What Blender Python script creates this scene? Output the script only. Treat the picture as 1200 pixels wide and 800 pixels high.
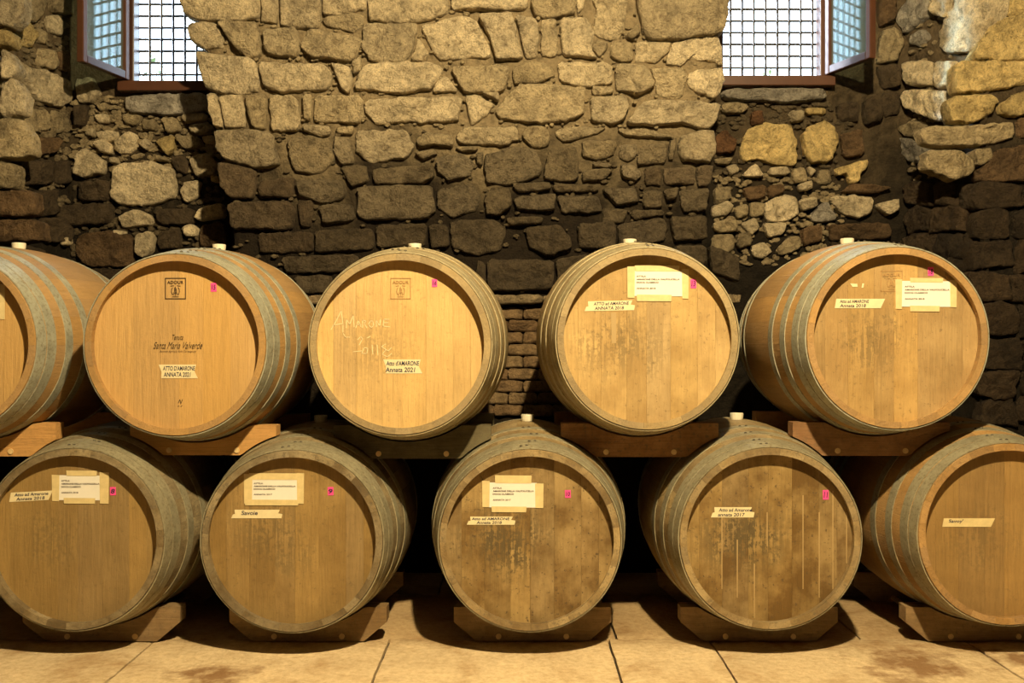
import bpy, math, random
from mathutils import Vector, Matrix, noise

for o in list(bpy.data.objects):
    bpy.data.objects.remove(o, do_unlink=True)
scene = bpy.context.scene
COL = scene.collection
PI = math.pi

# ------------------------------------------------------------------ camera, sky, lights, exposure
FPX = 1153.0                 # focal length in pixels of the 1200x800 frame
CAMZ = 1.02                  # lens height above the floor
cam = bpy.data.cameras.new('camera')
cam.sensor_width = 36.0
cam.lens = FPX / 1200.0 * 36.0
cam.clip_start = 0.05
camo = bpy.data.objects.new('camera', cam)
camo.location = (0, 0, CAMZ)
camo.rotation_euler = (PI / 2, 0, 0)
COL.objects.link(camo)
scene.camera = camo

world = bpy.data.worlds.new('world')
scene.world = world
world.use_nodes = True
bg = world.node_tree.nodes['Background']
bg.inputs[0].default_value = (0.66, 0.83, 1.0, 1)
bg.inputs[1].default_value = 9.0

sun = bpy.data.lights.new('sun', 'SUN')
sun.energy = 50.0
sun.angle = math.radians(7)
sun.color = (0.74, 0.84, 1.0)
suno = bpy.data.objects.new('sun', sun)
suno.rotation_euler = Vector((0.80, -0.34, -0.46)).to_track_quat('-Z', 'Y').to_euler()
suno.location = (-3, 7, 5)
COL.objects.link(suno)

def lamp(name, loc, power, rad, color=(1.0, 0.775, 0.43)):
    l = bpy.data.lights.new(name, 'POINT')
    l.energy = power
    l.shadow_soft_size = rad
    l.color = color
    o = bpy.data.objects.new(name, l)
    o.location = loc
    COL.objects.link(o)
    return o

lamp('cellar_lamp', (0.45, 0.9, 3.15), 1000, 0.05)

vs = scene.view_settings
vs.view_transform = 'Standard'
vs.look = 'None'
vs.exposure = 0.0
vs.gamma = 1.0
vs.use_curve_mapping = False

# ------------------------------------------------------------------ helpers
def mesh_obj(name, verts, faces, mat=None, parent=None, loc=(0, 0, 0), rot=(0, 0, 0), smooth=False, color=None):
    me = bpy.data.meshes.new(name)
    me.from_pydata([tuple(v) for v in verts], [], faces)
    me.update()
    if smooth:
        me.polygons.foreach_set('use_smooth', [True] * len(me.polygons))
    return link(name, me, mat, parent, loc, rot, color)

def link(name, me, mat=None, parent=None, loc=(0, 0, 0), rot=(0, 0, 0), color=None):
    o = bpy.data.objects.new(name, me)
    if mat is not None and len(me.materials) == 0:
        me.materials.append(mat)
    o.parent = parent
    o.location = loc
    o.rotation_euler = rot
    if color is not None:
        o.color = tuple(color) if len(color) == 4 else tuple(color) + (1.0,)
    COL.objects.link(o)
    return o

def empty(name, loc, label=None, cat=None, group=None, kind=None, parent=None):
    o = bpy.data.objects.new(name, None)
    o.empty_display_size = 0.05
    o.location = loc
    o.parent = parent
    COL.objects.link(o)
    tag(o, label, cat, group, kind)
    return o

def tag(o, label=None, cat=None, group=None, kind=None):
    if label: o['label'] = label
    if cat: o['category'] = cat
    if group: o['group'] = group
    if kind: o['kind'] = kind
    return o

def box_vf(x0, x1, y0, y1, z0, z1, base=0):
    v = [(x0, y0, z0), (x1, y0, z0), (x1, y1, z0), (x0, y1, z0), (x0, y0, z1), (x1, y0, z1), (x1, y1, z1), (x0, y1, z1)]
    f = [(0, 3, 2, 1), (4, 5, 6, 7), (0, 1, 5, 4), (1, 2, 6, 5), (2, 3, 7, 6), (3, 0, 4, 7)]
    return v, [tuple(i + base for i in q) for q in f]

def boxes(name, lst, mat, parent=None, loc=(0, 0, 0), rot=(0, 0, 0), color=None):
    V, F = [], []
    for b in lst:
        v, f = box_vf(*b, base=len(V))
        V += v; F += f
    return mesh_obj(name, V, F, mat, parent, loc, rot, color=color)

def bev_box(name, x0, x1, y0, y1, z0, z1, b, mat, parent=None, loc=(0, 0, 0), rot=(0, 0, 0), color=None):
    import bmesh
    bm = bmesh.new()
    v, f = box_vf(x0, x1, y0, y1, z0, z1)
    bv = [bm.verts.new(p) for p in v]
    for q in f: bm.faces.new([bv[i] for i in q])
    bmesh.ops.bevel(bm, geom=list(bm.edges), offset=b, segments=2, affect='EDGES', profile=0.5)
    me = bpy.data.meshes.new(name)
    bm.to_mesh(me); bm.free()
    return link(name, me, mat, parent, loc, rot, color)

def px_at(px, py, Y):
    return Vector(((px - 600) / FPX * Y, Y, CAMZ - (py - 400) / FPX * Y))

# ------------------------------------------------------------------ materials
def newmat(name):
    m = bpy.data.materials.new(name)
    m.use_nodes = True
    nt = m.node_tree
    b = nt.nodes['Principled BSDF']
    return m, nt, b

def N(nt, t, **kw):
    n = nt.nodes.new(t)
    for k, v in kw.items():
        if k.startswith('i_'):
            n.inputs[int(k[2:]) if k[2:].isdigit() else k[2:]].default_value = v
        else:
            setattr(n, k, v)
    return n

def ramp(nt, fac, stops):
    r = nt.nodes.new('ShaderNodeValToRGB')
    e = r.color_ramp.elements
    while len(e) > 1: e.remove(e[-1])
    e[0].position = stops[0][0]; e[0].color = stops[0][1]
    for p, c in stops[1:]:
        k = e.new(p); k.color = c
    nt.links.new(fac, r.inputs[0])
    return r

def g(v): return (v, v, v, 1)

def mixc(nt, mode, fac, a, b):
    m = nt.nodes.new('ShaderNodeMix')
    m.data_type = 'RGBA'; m.blend_type = mode
    for sock, val in ((m.inputs[0], fac), (m.inputs[6], a), (m.inputs[7], b)):
        if hasattr(val, 'links'): nt.links.new(val, sock)
        else: sock.default_value = val
    return m.outputs[2]

def math_(nt, op, a, b=0.0, c=0.0, clamp=False):
    m = nt.nodes.new('ShaderNodeMath'); m.operation = op; m.use_clamp = clamp
    for i, val in enumerate((a, b, c)):
        if hasattr(val, 'links'): nt.links.new(val, m.inputs[i])
        else: m.inputs[i].default_value = val
    return m.outputs[0]

def noise_(nt, vec, scale, detail=4, rough=0.55, dist=0.0):
    n = nt.nodes.new('ShaderNodeTexNoise')
    n.inputs['Scale'].default_value = scale
    n.inputs['Detail'].default_value = detail
    n.inputs['Roughness'].default_value = rough
    n.inputs['Distortion'].default_value = dist
    if vec is not None: nt.links.new(vec, n.inputs['Vector'])
    return n.outputs['Fac']

def bump(nt, bsdf, h, strength, dist):
    b = nt.nodes.new('ShaderNodeBump')
    b.inputs['Strength'].default_value = strength
    b.inputs['Distance'].default_value = dist
    nt.links.new(h, b.inputs['Height'])
    nt.links.new(b.outputs[0], bsdf.inputs['Normal'])

# --- stone: own colour from the object, mottling, pits, lime bloom
def stone_mat(name, blotch=1.0):
    m, nt, b = newmat(name)
    pos = N(nt, 'ShaderNodeNewGeometry').outputs['Position']
    oi = N(nt, 'ShaderNodeObjectInfo')
    n1 = noise_(nt, pos, 9, 5, 0.65)
    n2 = noise_(nt, pos, 38, 6, 0.7, 0.4)
    n3 = noise_(nt, pos, 150, 4, 0.7)
    c = oi.outputs['Color']
    r1 = ramp(nt, n1, [(0.28, g(0.58)), (0.5, g(1.12)), (0.72, g(1.42))])
    c = mixc(nt, 'MULTIPLY', 0.85 * blotch, c, r1.outputs[0])
    r2 = ramp(nt, n2, [(0.30, (0.30, 0.25, 0.20, 1)), (0.50, g(0.98)), (0.75, (1.32, 1.28, 1.18, 1))])
    c = mixc(nt, 'MULTIPLY', 0.75, c, r2.outputs[0])
    r3 = ramp(nt, n3, [(0.34, g(0.55)), (0.5, g(1.0)), (0.68, g(1.18))])
    c = mixc(nt, 'MULTIPLY', 0.7, c, r3.outputs[0])
    vor = N(nt, 'ShaderNodeTexVoronoi', feature='F1')
    vor.inputs['Scale'].default_value = 75
    nt.links.new(pos, vor.inputs['Vector'])
    pit = ramp(nt, vor.outputs['Distance'], [(0.10, g(0.25)), (0.22, g(1.0))])
    pm = ramp(nt, noise_(nt, pos, 5, 2), [(0.50, g(0)), (0.62, g(0.8))])
    c = mixc(nt, 'MULTIPLY', pm.outputs[0], c, pit.outputs[0])
    nt.links.new(c, b.inputs['Base Color'])
    b.inputs['Roughness'].default_value = 0.85
    b.inputs['Specular IOR Level'].default_value = 0.25
    h = math_(nt, 'MULTIPLY_ADD', n2, 0.9, math_(nt, 'MULTIPLY', n3, 0.5))
    h = math_(nt, 'MULTIPLY_ADD', n1, 0.6, h)
    # chisel and break facets
    nc = N(nt, 'ShaderNodeTexNoise'); nc.inputs['Scale'].default_value = 12; nc.inputs['Detail'].default_value = 3
    nt.links.new(pos, nc.inputs['Vector'])
    wob = N(nt, 'ShaderNodeVectorMath', operation='MULTIPLY_ADD')
    nt.links.new(nc.outputs['Color'], wob.inputs[0]); wob.inputs[1].default_value = (0.07, 0.07, 0.07); nt.links.new(pos, wob.inputs[2])
    for sc_, am in ((13.0, 2.3), (34.0, 1.0)):
        vf = N(nt, 'ShaderNodeTexVoronoi', feature='F1'); vf.inputs['Scale'].default_value = sc_
        nt.links.new(wob.outputs[0], vf.inputs['Vector'])
        df = N(nt, 'ShaderNodeVectorMath', operation='SUBTRACT'); nt.links.new(wob.outputs[0], df.inputs[0]); nt.links.new(vf.outputs['Position'], df.inputs[1])
        cc = N(nt, 'ShaderNodeVectorMath', operation='SUBTRACT'); nt.links.new(vf.outputs['Color'], cc.inputs[0]); cc.inputs[1].default_value = (.5, .5, .5)
        dt = N(nt, 'ShaderNodeVectorMath', operation='DOT_PRODUCT'); nt.links.new(df.outputs[0], dt.inputs[0]); nt.links.new(cc.outputs[0], dt.inputs[1])
        h = math_(nt, 'MULTIPLY_ADD', dt.outputs['Value'], am * 14, h)
    bump(nt, b, h, 1.0, 0.036)
    return m

M_STONE = stone_mat('hewn_limestone')

def mortar_mat(name, light, dark, zlo, zhi):
    # lime mortar with the damp tide mark that stains the foot of the wall
    m, nt, b = newmat(name)
    pos = N(nt, 'ShaderNodeNewGeometry').outputs['Position']
    sx = N(nt, 'ShaderNodeSeparateXYZ'); nt.links.new(pos, sx.inputs[0])
    n1 = noise_(nt, pos, 3.0, 4, 0.6)
    n2 = noise_(nt, pos, 30, 6, 0.7)
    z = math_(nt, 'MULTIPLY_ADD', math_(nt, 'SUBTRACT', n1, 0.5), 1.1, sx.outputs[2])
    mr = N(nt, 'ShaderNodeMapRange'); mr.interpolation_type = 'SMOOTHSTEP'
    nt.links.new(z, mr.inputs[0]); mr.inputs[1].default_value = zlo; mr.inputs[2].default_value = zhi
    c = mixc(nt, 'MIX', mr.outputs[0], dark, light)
    r2 = ramp(nt, n2, [(0.3, g(0.45)), (0.55, g(1)), (0.8, g(1.25))])
    c = mixc(nt, 'MULTIPLY', 0.9, c, r2.outputs[0])
    nt.links.new(c, b.inputs['Base Color'])
    b.inputs['Roughness'].default_value = 0.95
    b.inputs['Specular IOR Level'].default_value = 0.15
    bump(nt, b, math_(nt, 'ADD', n2, noise_(nt, pos, 90, 4, 0.7)), 0.9, 0.02)
    return m

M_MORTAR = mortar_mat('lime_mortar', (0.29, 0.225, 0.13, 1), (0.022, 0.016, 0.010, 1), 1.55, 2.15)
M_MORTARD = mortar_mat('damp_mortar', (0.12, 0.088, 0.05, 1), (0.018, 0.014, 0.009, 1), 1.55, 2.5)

def wood_mat(name, axis, rough=0.6, grain=1.0, head=False):
    # axis: local direction of the grain. Colour from the object, its alpha holds how dirty it is.
    m, nt, b = newmat(name)
    tc = N(nt, 'ShaderNodeTexCoord').outputs['Object']
    oi = N(nt, 'ShaderNodeObjectInfo')
    rnd = oi.outputs['Random']
    comb = N(nt, 'ShaderNodeCombineXYZ')
    for i in range(3): nt.links.new(math_(nt, 'MULTIPLY', rnd, 37.0 + 11 * i), comb.inputs[i])
    add = N(nt, 'ShaderNodeVectorMath', operation='ADD')
    nt.links.new(tc, add.inputs[0]); nt.links.new(comb.outputs[0], add.inputs[1])
    mp = N(nt, 'ShaderNodeMapping')
    s = [26, 26, 26]; s[axis] = 1.6
    mp.inputs['Scale'].default_value = s
    nt.links.new(add.outputs[0], mp.inputs['Vector'])
    gr = noise_(nt, mp.outputs[0], 4.0, 5, 0.65, 0.6)
    pores = noise_(nt, mp.outputs[0], 14.0, 3, 0.6)
    dirt_n = noise_(nt, add.outputs[0], 6.0, 5, 0.65)
    spk = noise_(nt, add.outputs[0], 75.0, 4, 0.7)
    c = oi.outputs['Color']
    hs = N(nt, 'ShaderNodeHueSaturation')
    nt.links.new(c, hs.inputs['Color'])
    nt.links.new(math_(nt, 'MULTIPLY_ADD', rnd, 0.16, 0.92), hs.inputs['Value'])
    nt.links.new(math_(nt, 'MULTIPLY_ADD', rnd, 0.10, 0.95), hs.inputs['Saturation'])
    c = hs.outputs[0]
    r = ramp(nt, gr, [(0.3, g(0.72)), (0.5, g(1.0)), (0.7, g(1.16))])
    c = mixc(nt, 'MULTIPLY', 0.55 * grain, c, r.outputs[0])
    r = ramp(nt, pores, [(0.3, g(0.7)), (0.5, g(1.0))])
    c = mixc(nt, 'MULTIPLY', 0.35 * grain, c, r.outputs[0])
    dirt = math_(nt, 'SUBTRACT', 1.0, oi.outputs['Alpha'])
    dm = ramp(nt, dirt_n, [(0.36, g(0)), (0.62, g(1))])
    f = math_(nt, 'MULTIPLY', dm.outputs[0], dirt)
    c = mixc(nt, 'MULTIPLY', f, c, (0.42, 0.35, 0.26, 1))
    if head:
        # wiped-off writing and mould left of the middle of the head
        dist = N(nt, 'ShaderNodeVectorMath', operation='DISTANCE')
        sc = N(nt, 'ShaderNodeVectorMath', operation='MULTIPLY')
        nt.links.new(tc, sc.inputs[0]); sc.inputs[1].default_value = (1.0, 0.0, 1.15)
        nt.links.new(sc.outputs[0], dist.inputs[0]); dist.inputs[1].default_value = (-0.085, 0, -0.01)
        d2 = math_(nt, 'MULTIPLY_ADD', math_(nt, 'SUBTRACT', dirt_n, 0.5), 0.35, dist.outputs['Value'])
        pr = ramp(nt, d2, [(0.04, g(1)), (0.16, g(0))])
        sp = ramp(nt, math_(nt, 'MULTIPLY_ADD', gr, 0.5, math_(nt, 'MULTIPLY', spk, 0.5)), [(0.48, g(1)), (0.54, g(0))])
        f2 = math_(nt, 'MULTIPLY', math_(nt, 'MULTIPLY', pr.outputs[0], sp.outputs[0]), math_(nt, 'MULTIPLY_ADD', dirt, 0.9, 0.05))
        c = mixc(nt, 'MIX', f2, c, (0.10, 0.075, 0.035, 1))
        sp2 = ramp(nt, spk, [(0.33, g(1)), (0.40, g(0))])
        c = mixc(nt, 'MIX', math_(nt, 'MULTIPLY', sp2.outputs[0], math_(nt, 'MULTIPLY', dirt, 0.9)), c, (0.09, 0.06, 0.03, 1))
    else:
        sp2 = ramp(nt, spk, [(0.36, g(1)), (0.46, g(0))])
        c = mixc(nt, 'MIX', math_(nt, 'MULTIPLY', sp2.outputs[0], math_(nt, 'MULTIPLY', dirt, 0.7)), c, (0.10, 0.08, 0.05, 1))
    nt.links.new(c, b.inputs['Base Color'])
    b.inputs['Roughness'].default_value = rough
    b.inputs['Specular IOR Level'].default_value = 0.3
    bump(nt, b, math_(nt, 'MULTIPLY_ADD', spk, 0.5, gr), 0.5, 0.005)
    return m

M_STAVE = wood_mat('oak_stave', 1, 0.6)
M_HEAD = wood_mat('oak_head', 2, 0.55, 0.8, head=True)
M_BLOCK = wood_mat('cradle_wood', 0, 0.8, 1.3)

def plain(name, col, rough=0.6, metal=0.0, var=0.0, scale=30, spec=0.4, bmp=0.0):
    m, nt, b = newmat(name)
    b.inputs['Roughness'].default_value = rough
    b.inputs['Metallic'].default_value = metal
    b.inputs['Specular IOR Level'].default_value = spec
    if var:
        tc = N(nt, 'ShaderNodeTexCoord').outputs['Object']
        n = noise_(nt, tc, scale, 4, 0.65)
        r = ramp(nt, n, [(0.3, g(1 - var)), (0.7, g(1 + var * 0.6))])
        c = mixc(nt, 'MULTIPLY', 1.0, tuple(col) + (1,), r.outputs[0])
        nt.links.new(c, b.inputs['Base Color'])
        if bmp: bump(nt, b, n, 0.5, bmp)
    else:
        b.inputs['Base Color'].default_value = tuple(col) + (1,)
    return m

def hoop_mat():
    m, nt, b = newmat('galvanised_hoop')
    tc = N(nt, 'ShaderNodeTexCoord').outputs['Object']
    oi = N(nt, 'ShaderNodeObjectInfo')
    n = noise_(nt, tc, 14, 5, 0.7)
    n2 = noise_(nt, tc, 90, 4, 0.7)
    r = ramp(nt, n, [(0.3, g(0.65)), (0.55, g(1.0)), (0.75, g(1.25))])
    c = mixc(nt, 'MULTIPLY', 0.9, oi.outputs['Color'], r.outputs[0])
    r = ramp(nt, n2, [(0.32, (0.45, 0.34, 0.22, 1)), (0.5, g(1.0))])
    c = mixc(nt, 'MULTIPLY', 0.7, c, r.outputs[0])
    nt.links.new(c, b.inputs['Base Color'])
    b.inputs['Metallic'].default_value = 0.35
    b.inputs['Roughness'].default_value = 0.5
    bump(nt, b, n2, 0.3, 0.002)
    return m

M_HOOP = hoop_mat()
M_RIVET = plain('rivet_steel', (0.10, 0.085, 0.06), 0.6, 0.5)
M_BUNG = plain('silicone_bung', (0.72, 0.68, 0.52), 0.5, 0, 0.1)
M_PAPER = plain('white_paper', (0.72, 0.70, 0.63), 0.8, 0, 0.06, 12)
M_TAPE = plain('masking_tape', (0.62, 0.50, 0.25), 0.7, 0, 0.14, 40)
M_TAPEW = plain('pale_masking_tape', (0.68, 0.59, 0.36), 0.7, 0, 0.10, 40)
M_INK = plain('blue_marker_ink', (0.012, 0.014, 0.05), 0.7)
M_PRINT = plain('grey_print', (0.07, 0.05, 0.04), 0.8)
M_STAMP = plain('burnt_stamp', (0.055, 0.032, 0.012), 0.8)
M_STAMPF = plain('faded_stamp', (0.34, 0.20, 0.075), 0.8)
M_PINK = plain('pink_sticker', (0.80, 0.07, 0.30), 0.7)
M_CHALK = plain('chalk', (0.74, 0.60, 0.34), 0.9, 0, 0.25, 120)
M_ROD = plain('pale_dowel', (0.62, 0.44, 0.20), 0.7, 0, 0.3)
M_FRAME = plain('brown_window_paint', (0.075, 0.029, 0.014), 0.4, 0, 0.2, 12)
M_FRAMED = plain('dark_window_paint', (0.045, 0.020, 0.012), 0.35, 0, 0.2, 12)
M_IRON = plain('grille_iron', (0.05, 0.045, 0.04), 0.6, 0.4, 0.3, 40)
M_LEAF = plain('shrub_leaf', (0.14, 0.20, 0.08), 0.6, 0, 0.3, 20)
M_STEM = plain('shrub_stem', (0.12, 0.09, 0.05), 0.8)
M_PLASTER = plain('outer_plaster', (0.50, 0.47, 0.40), 0.9, 0, 0.2, 8)
M_SHELL = plain('cellar_plaster', (0.06, 0.046, 0.03), 0.95, 0, 0.3, 3)
M_BRICK = stone_mat('old_brick')

def glass_mat():
    m, nt, b = newmat('window_glass')
    nt.nodes.remove(b)
    out = nt.nodes['Material Output']
    tr = N(nt, 'ShaderNodeBsdfTransparent'); tr.inputs[0].default_value = (0.80, 0.92, 0.93, 1)
    gl = N(nt, 'ShaderNodeBsdfGlossy'); gl.inputs['Roughness'].default_value = 0.04
    gl.inputs['Color'].default_value = (0.85, 0.95, 1, 1)
    df = N(nt, 'ShaderNodeBsdfTranslucent'); df.inputs[0].default_value = (0.62, 0.78, 0.80, 1)
    lw = N(nt, 'ShaderNodeLayerWeight'); lw.inputs[0].default_value = 0.25
    frf = math_(nt, 'MULTIPLY_ADD', lw.outputs['Facing'], 0.14, 0.03)
    mx = N(nt, 'ShaderNodeMixShader'); mx.inputs[0].default_value = 0.12      # milky pale-blue film over the pane
    nt.links.new(tr.outputs[0], mx.inputs[1]); dd = N(nt, 'ShaderNodeBsdfDiffuse'); dd.inputs[0].default_value = (0.62, 0.78, 0.80, 1)
    ms = N(nt, 'ShaderNodeMixShader'); ms.inputs[0].default_value = 0.5
    nt.links.new(df.outputs[0], ms.inputs[1]); nt.links.new(dd.outputs[0], ms.inputs[2]); nt.links.new(ms.outputs[0], mx.inputs[2])
    m2 = N(nt, 'ShaderNodeMixShader')
    nt.links.new(frf, m2.inputs[0]); nt.links.new(mx.outputs[0], m2.inputs[1]); nt.links.new(gl.outputs[0], m2.inputs[2])
    nt.links.new(m2.outputs[0], out.inputs[0])
    return m
M_GLASS = glass_mat()

def floor_mat(name):
    m, nt, b = newmat(name)
    pos = N(nt, 'ShaderNodeNewGeometry').outputs['Position']
    oi = N(nt, 'ShaderNodeObjectInfo')
    n1 = noise_(nt, pos, 3.5, 5, 0.65, 0.5)
    n2 = noise_(nt, pos, 45, 6, 0.7)
    n3 = noise_(nt, pos, 11, 4, 0.6)
    c = oi.outputs['Color']
    r1 = ramp(nt, n1, [(0.30, (0.62, 0.50, 0.38, 1)), (0.48, g(0.95)), (0.7, g(1.15))])
    c = mixc(nt, 'MULTIPLY', 0.9, c, r1.outputs[0])
    r2 = ramp(nt, n2, [(0.3, (0.68, 0.60, 0.5, 1)), (0.55, g(1)), (0.75, g(1.2))])
    c = mixc(nt, 'MULTIPLY', 0.75, c, r2.outputs[0])
    # rusty wine stains on the flags
    for (x, y, rad) in ((1.27, 3.10, 0.20), (-0.92, 3.0, 0.14), (1.62, 3.16, 0.10), (0.92, 3.34, 0.10)):
        d = N(nt, 'ShaderNodeVectorMath', operation='DISTANCE')
        nt.links.new(pos, d.inputs[0]); d.inputs[1].default_value = (x, y, 0)
        dd = math_(nt, 'MULTIPLY_ADD', math_(nt, 'SUBTRACT', n3, 0.5), rad * 3.2, d.outputs['Value'])
        rr = ramp(nt, dd, [(rad * 0.25, g(0.8)), (rad, g(0))])
        c = mixc(nt, 'MIX', rr.outputs[0], c, (0.19, 0.085, 0.025, 1))
    # flags turn darker and browner towards the back
    sx = N(nt, 'ShaderNodeSeparateXYZ'); nt.links.new(pos, sx.inputs[0])
    yy = math_(nt, 'MULTIPLY_ADD', math_(nt, 'SUBTRACT', n3, 0.5), 0.25, sx.outputs[1])
    mr = N(nt, 'ShaderNodeMapRange'); nt.links.new(yy, mr.inputs[0])
    mr.inputs[1].default_value = 3.25; mr.inputs[2].default_value = 3.42
    c = mixc(nt, 'MULTIPLY', math_(nt, 'MULTIPLY', mr.outputs[0], 0.75), c, (0.50, 0.42, 0.32, 1))
    nt.links.new(c, b.inputs['Base Color'])
    b.inputs['Roughness'].default_value = 0.75
    b.inputs['Specular IOR Level'].default_value = 0.25
    bump(nt, b, math_(nt, 'MULTIPLY_ADD', n1, 0.8, n2), 0.7, 0.012)
    return m
M_FLAG = floor_mat('worn_flagstone')
M_JOINT = plain('floor_joint', (0.06, 0.045, 0.03), 0.95)

# ------------------------------------------------------------------ the setting
ZC = 3.7
def extr_plan(name, poly, z0, z1, mat, kind='structure'):
    n = len(poly)
    a = sum(poly[i][0] * poly[(i + 1) % n][1] - poly[(i + 1) % n][0] * poly[i][1] for i in range(n))
    if a < 0: poly = poly[::-1]
    V = [(x, y, z0) for x, y in poly] + [(x, y, z1) for x, y in poly]
    F = [tuple(range(n - 1, -1, -1)), tuple(range(n, 2 * n))] + [(i, (i + 1) % n, n + (i + 1) % n, n + i) for i in range(n)]
    o = mesh_obj(name, V, F, mat)
    tag(o, kind=kind)
    return o

floor = boxes('floor', [(-5.2, 5.2, -5.2, 5.3, -0.12, -0.018)], M_JOINT); tag(floor, kind='structure')
ceil_ = boxes('ceiling', [(-5.2, 5.2, -5.2, 5.3, ZC, ZC + 0.15)], M_SHELL); tag(ceil_, kind='structure')
tag(boxes('wall_front', [(-5.2, 5.2, -5.2, -5.0, -0.1, ZC + 0.1)], M_SHELL), kind='structure')
tag(boxes('wall_side_left', [(-5.2, -5.0, -5.2, 5.3, -0.1, ZC + 0.1)], M_SHELL), kind='structure')
tag(boxes('wall_side_right', [(5.0, 5.2, -5.2, 5.3, -0.1, ZC + 0.1)], M_SHELL), kind='structure')

YP = 4.35       # faces of the stones of the middle pier
YN = 4.78       # plane of the two window niches
YO = 4.84       # outside face of the thin wall under and round the windows
LW = (-1.858, -1.46, 2.245, 3.10)     # left opening x0 x1 z0 z1
RW = (0.985, 1.522, 2.27, 3.10)

# middle pier, silhouette widening to the top
sil_l = [(276, 800), (276, 290), (272, 235), (264, 190), (262, 150), (256, 110), (246, 62), (236, 30), (224, 0), (200, -180)]
sil_r = [(822, 800), (822, 290), (824, 220), (827, 160), (832, 120), (840, 90), (838, 60), (848, 0), (858, -180)]
def pier(name, mat):
    pts = [px_at(x, y, YP + 0.03) for x, y in sil_l] + [px_at(x, y, YP + 0.03) for x, y in reversed(sil_r)]
    pts = [Vector((p.x, p.y, min(max(p.z, -0.01), ZC))) for p in pts]
    pts[0].z = -0.02; pts[-1].z = -0.02
    pts[len(sil_l) - 1].z = ZC; pts[len(sil_l)].z = ZC
    n = len(pts)
    # front is rebuilt as strips between the two silhouettes with a rough surface
    V, F = [], []
    rows = 60; cols = 64
    def edge(sil, z):
        P = [px_at(x, y, YP + 0.03) for x, y in sil]
        if z <= P[0].z: return P[0].x
        for a, b in zip(P, P[1:]):
            if a.z <= z <= b.z: return a.x + (b.x - a.x) * (z - a.z) / (b.z - a.z)
        return P[-1].x
    for j in range(rows + 1):
        z = -0.02 + (ZC + 0.02) * j / rows
        xl, xr = edge(sil_l, z), edge(sil_r, z)
        for i in range(cols + 1):
            x = xl + (xr - xl) * i / cols
            dy = 0.018 * noise.noise(Vector((x * 9, 3.3, z * 9))) + 0.01 * noise.noise(Vector((x * 27, 7.1, z * 27)))
            V.append((x, YP + 0.027 + dy, z))
    def idx(i, j): return j * (cols + 1) + i
    for j in range(rows):
        for i in range(cols): F.append((idx(i, j), idx(i + 1, j), idx(i + 1, j + 1), idx(i, j + 1)))
    # returns to the outside
    for side in (0, cols):
        base = len(V)
        for j in range(rows + 1):
            x, y, z = V[idx(side, j)]
            V.append((x, YO, z))
        for j in range(rows):
            q = (idx(side, j), idx(side, j + 1), base + j + 1, base + j)
            F.append(q if side == 0 else q[::-1])
    base = len(V)
    V += [(-1.40, YO, -0.02), (0.95, YO, -0.02), (0.95, YO, ZC), (-1.40, YO, ZC)]
    F.append((base, base + 3, base + 2, base + 1))
    o = mesh_obj(name, V, F, mat, smooth=True)
    tag(o, kind='structure')
    return o
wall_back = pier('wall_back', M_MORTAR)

def niche(name, x0, x1, W, mat):
    a, b, c, d = W
    V, F = [], []
    def grid(xa, xb, za, zb):
        nx = max(2, int((xb - xa) / 0.035)); nz = max(2, int((zb - za) / 0.035))
        base = len(V)
        for j in range(nz + 1):
            for i in range(nx + 1):
                x = xa + (xb - xa) * i / nx; z = za + (zb - za) * j / nz
                e = 0.0 if (i in (0, nx) or j in (0, nz)) else 1.0
                V.append((x, YN + e * (0.022 * noise.noise(Vector((x * 8, 1.3, z * 8))) + 0.012 * noise.noise(Vector((x * 25, 5.1, z * 25)))), z))
        for j in range(nz):
            for i in range(nx):
                k = base + j * (nx + 1) + i
                F.append((k, k + 1, k + nx + 2, k + nx + 1))
    grid(x0, x1, -0.02, c); grid(x0, x1, d, ZC); grid(x0, a, c, d); grid(b, x1, c, d)
    for bx in ((x0, x1, YN + 0.03, YO, -0.02, c), (x0, x1, YN + 0.03, YO, d, ZC), (x0, a, YN + 0.03, YO, c, d), (b, x1, YN + 0.03, YO, c, d)):
        v, f = box_vf(*bx, base=len(V)); V.extend(v); F.extend(f)
    # reveal edges that join the rough face to the body
    for q in (((a, c), (b, c)), ((b, c), (b, d)), ((b, d), (a, d)), ((a, d), (a, c))):
        k = len(V)
        (xa, za), (xb, zb) = q
        V.extend([(xa, YN, za), (xb, YN, zb), (xb, YN + 0.04, zb), (xa, YN + 0.04, za)]); F.append((k, k + 1, k + 2, k + 3))
    o = mesh_obj(name, V, F, mat, smooth=False)
    tag(o, kind='structure')
    return o
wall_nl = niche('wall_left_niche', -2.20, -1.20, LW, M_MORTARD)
wall_nr = niche('wall_right_niche', 0.80, 1.98, RW, M_MORTARD)

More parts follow.
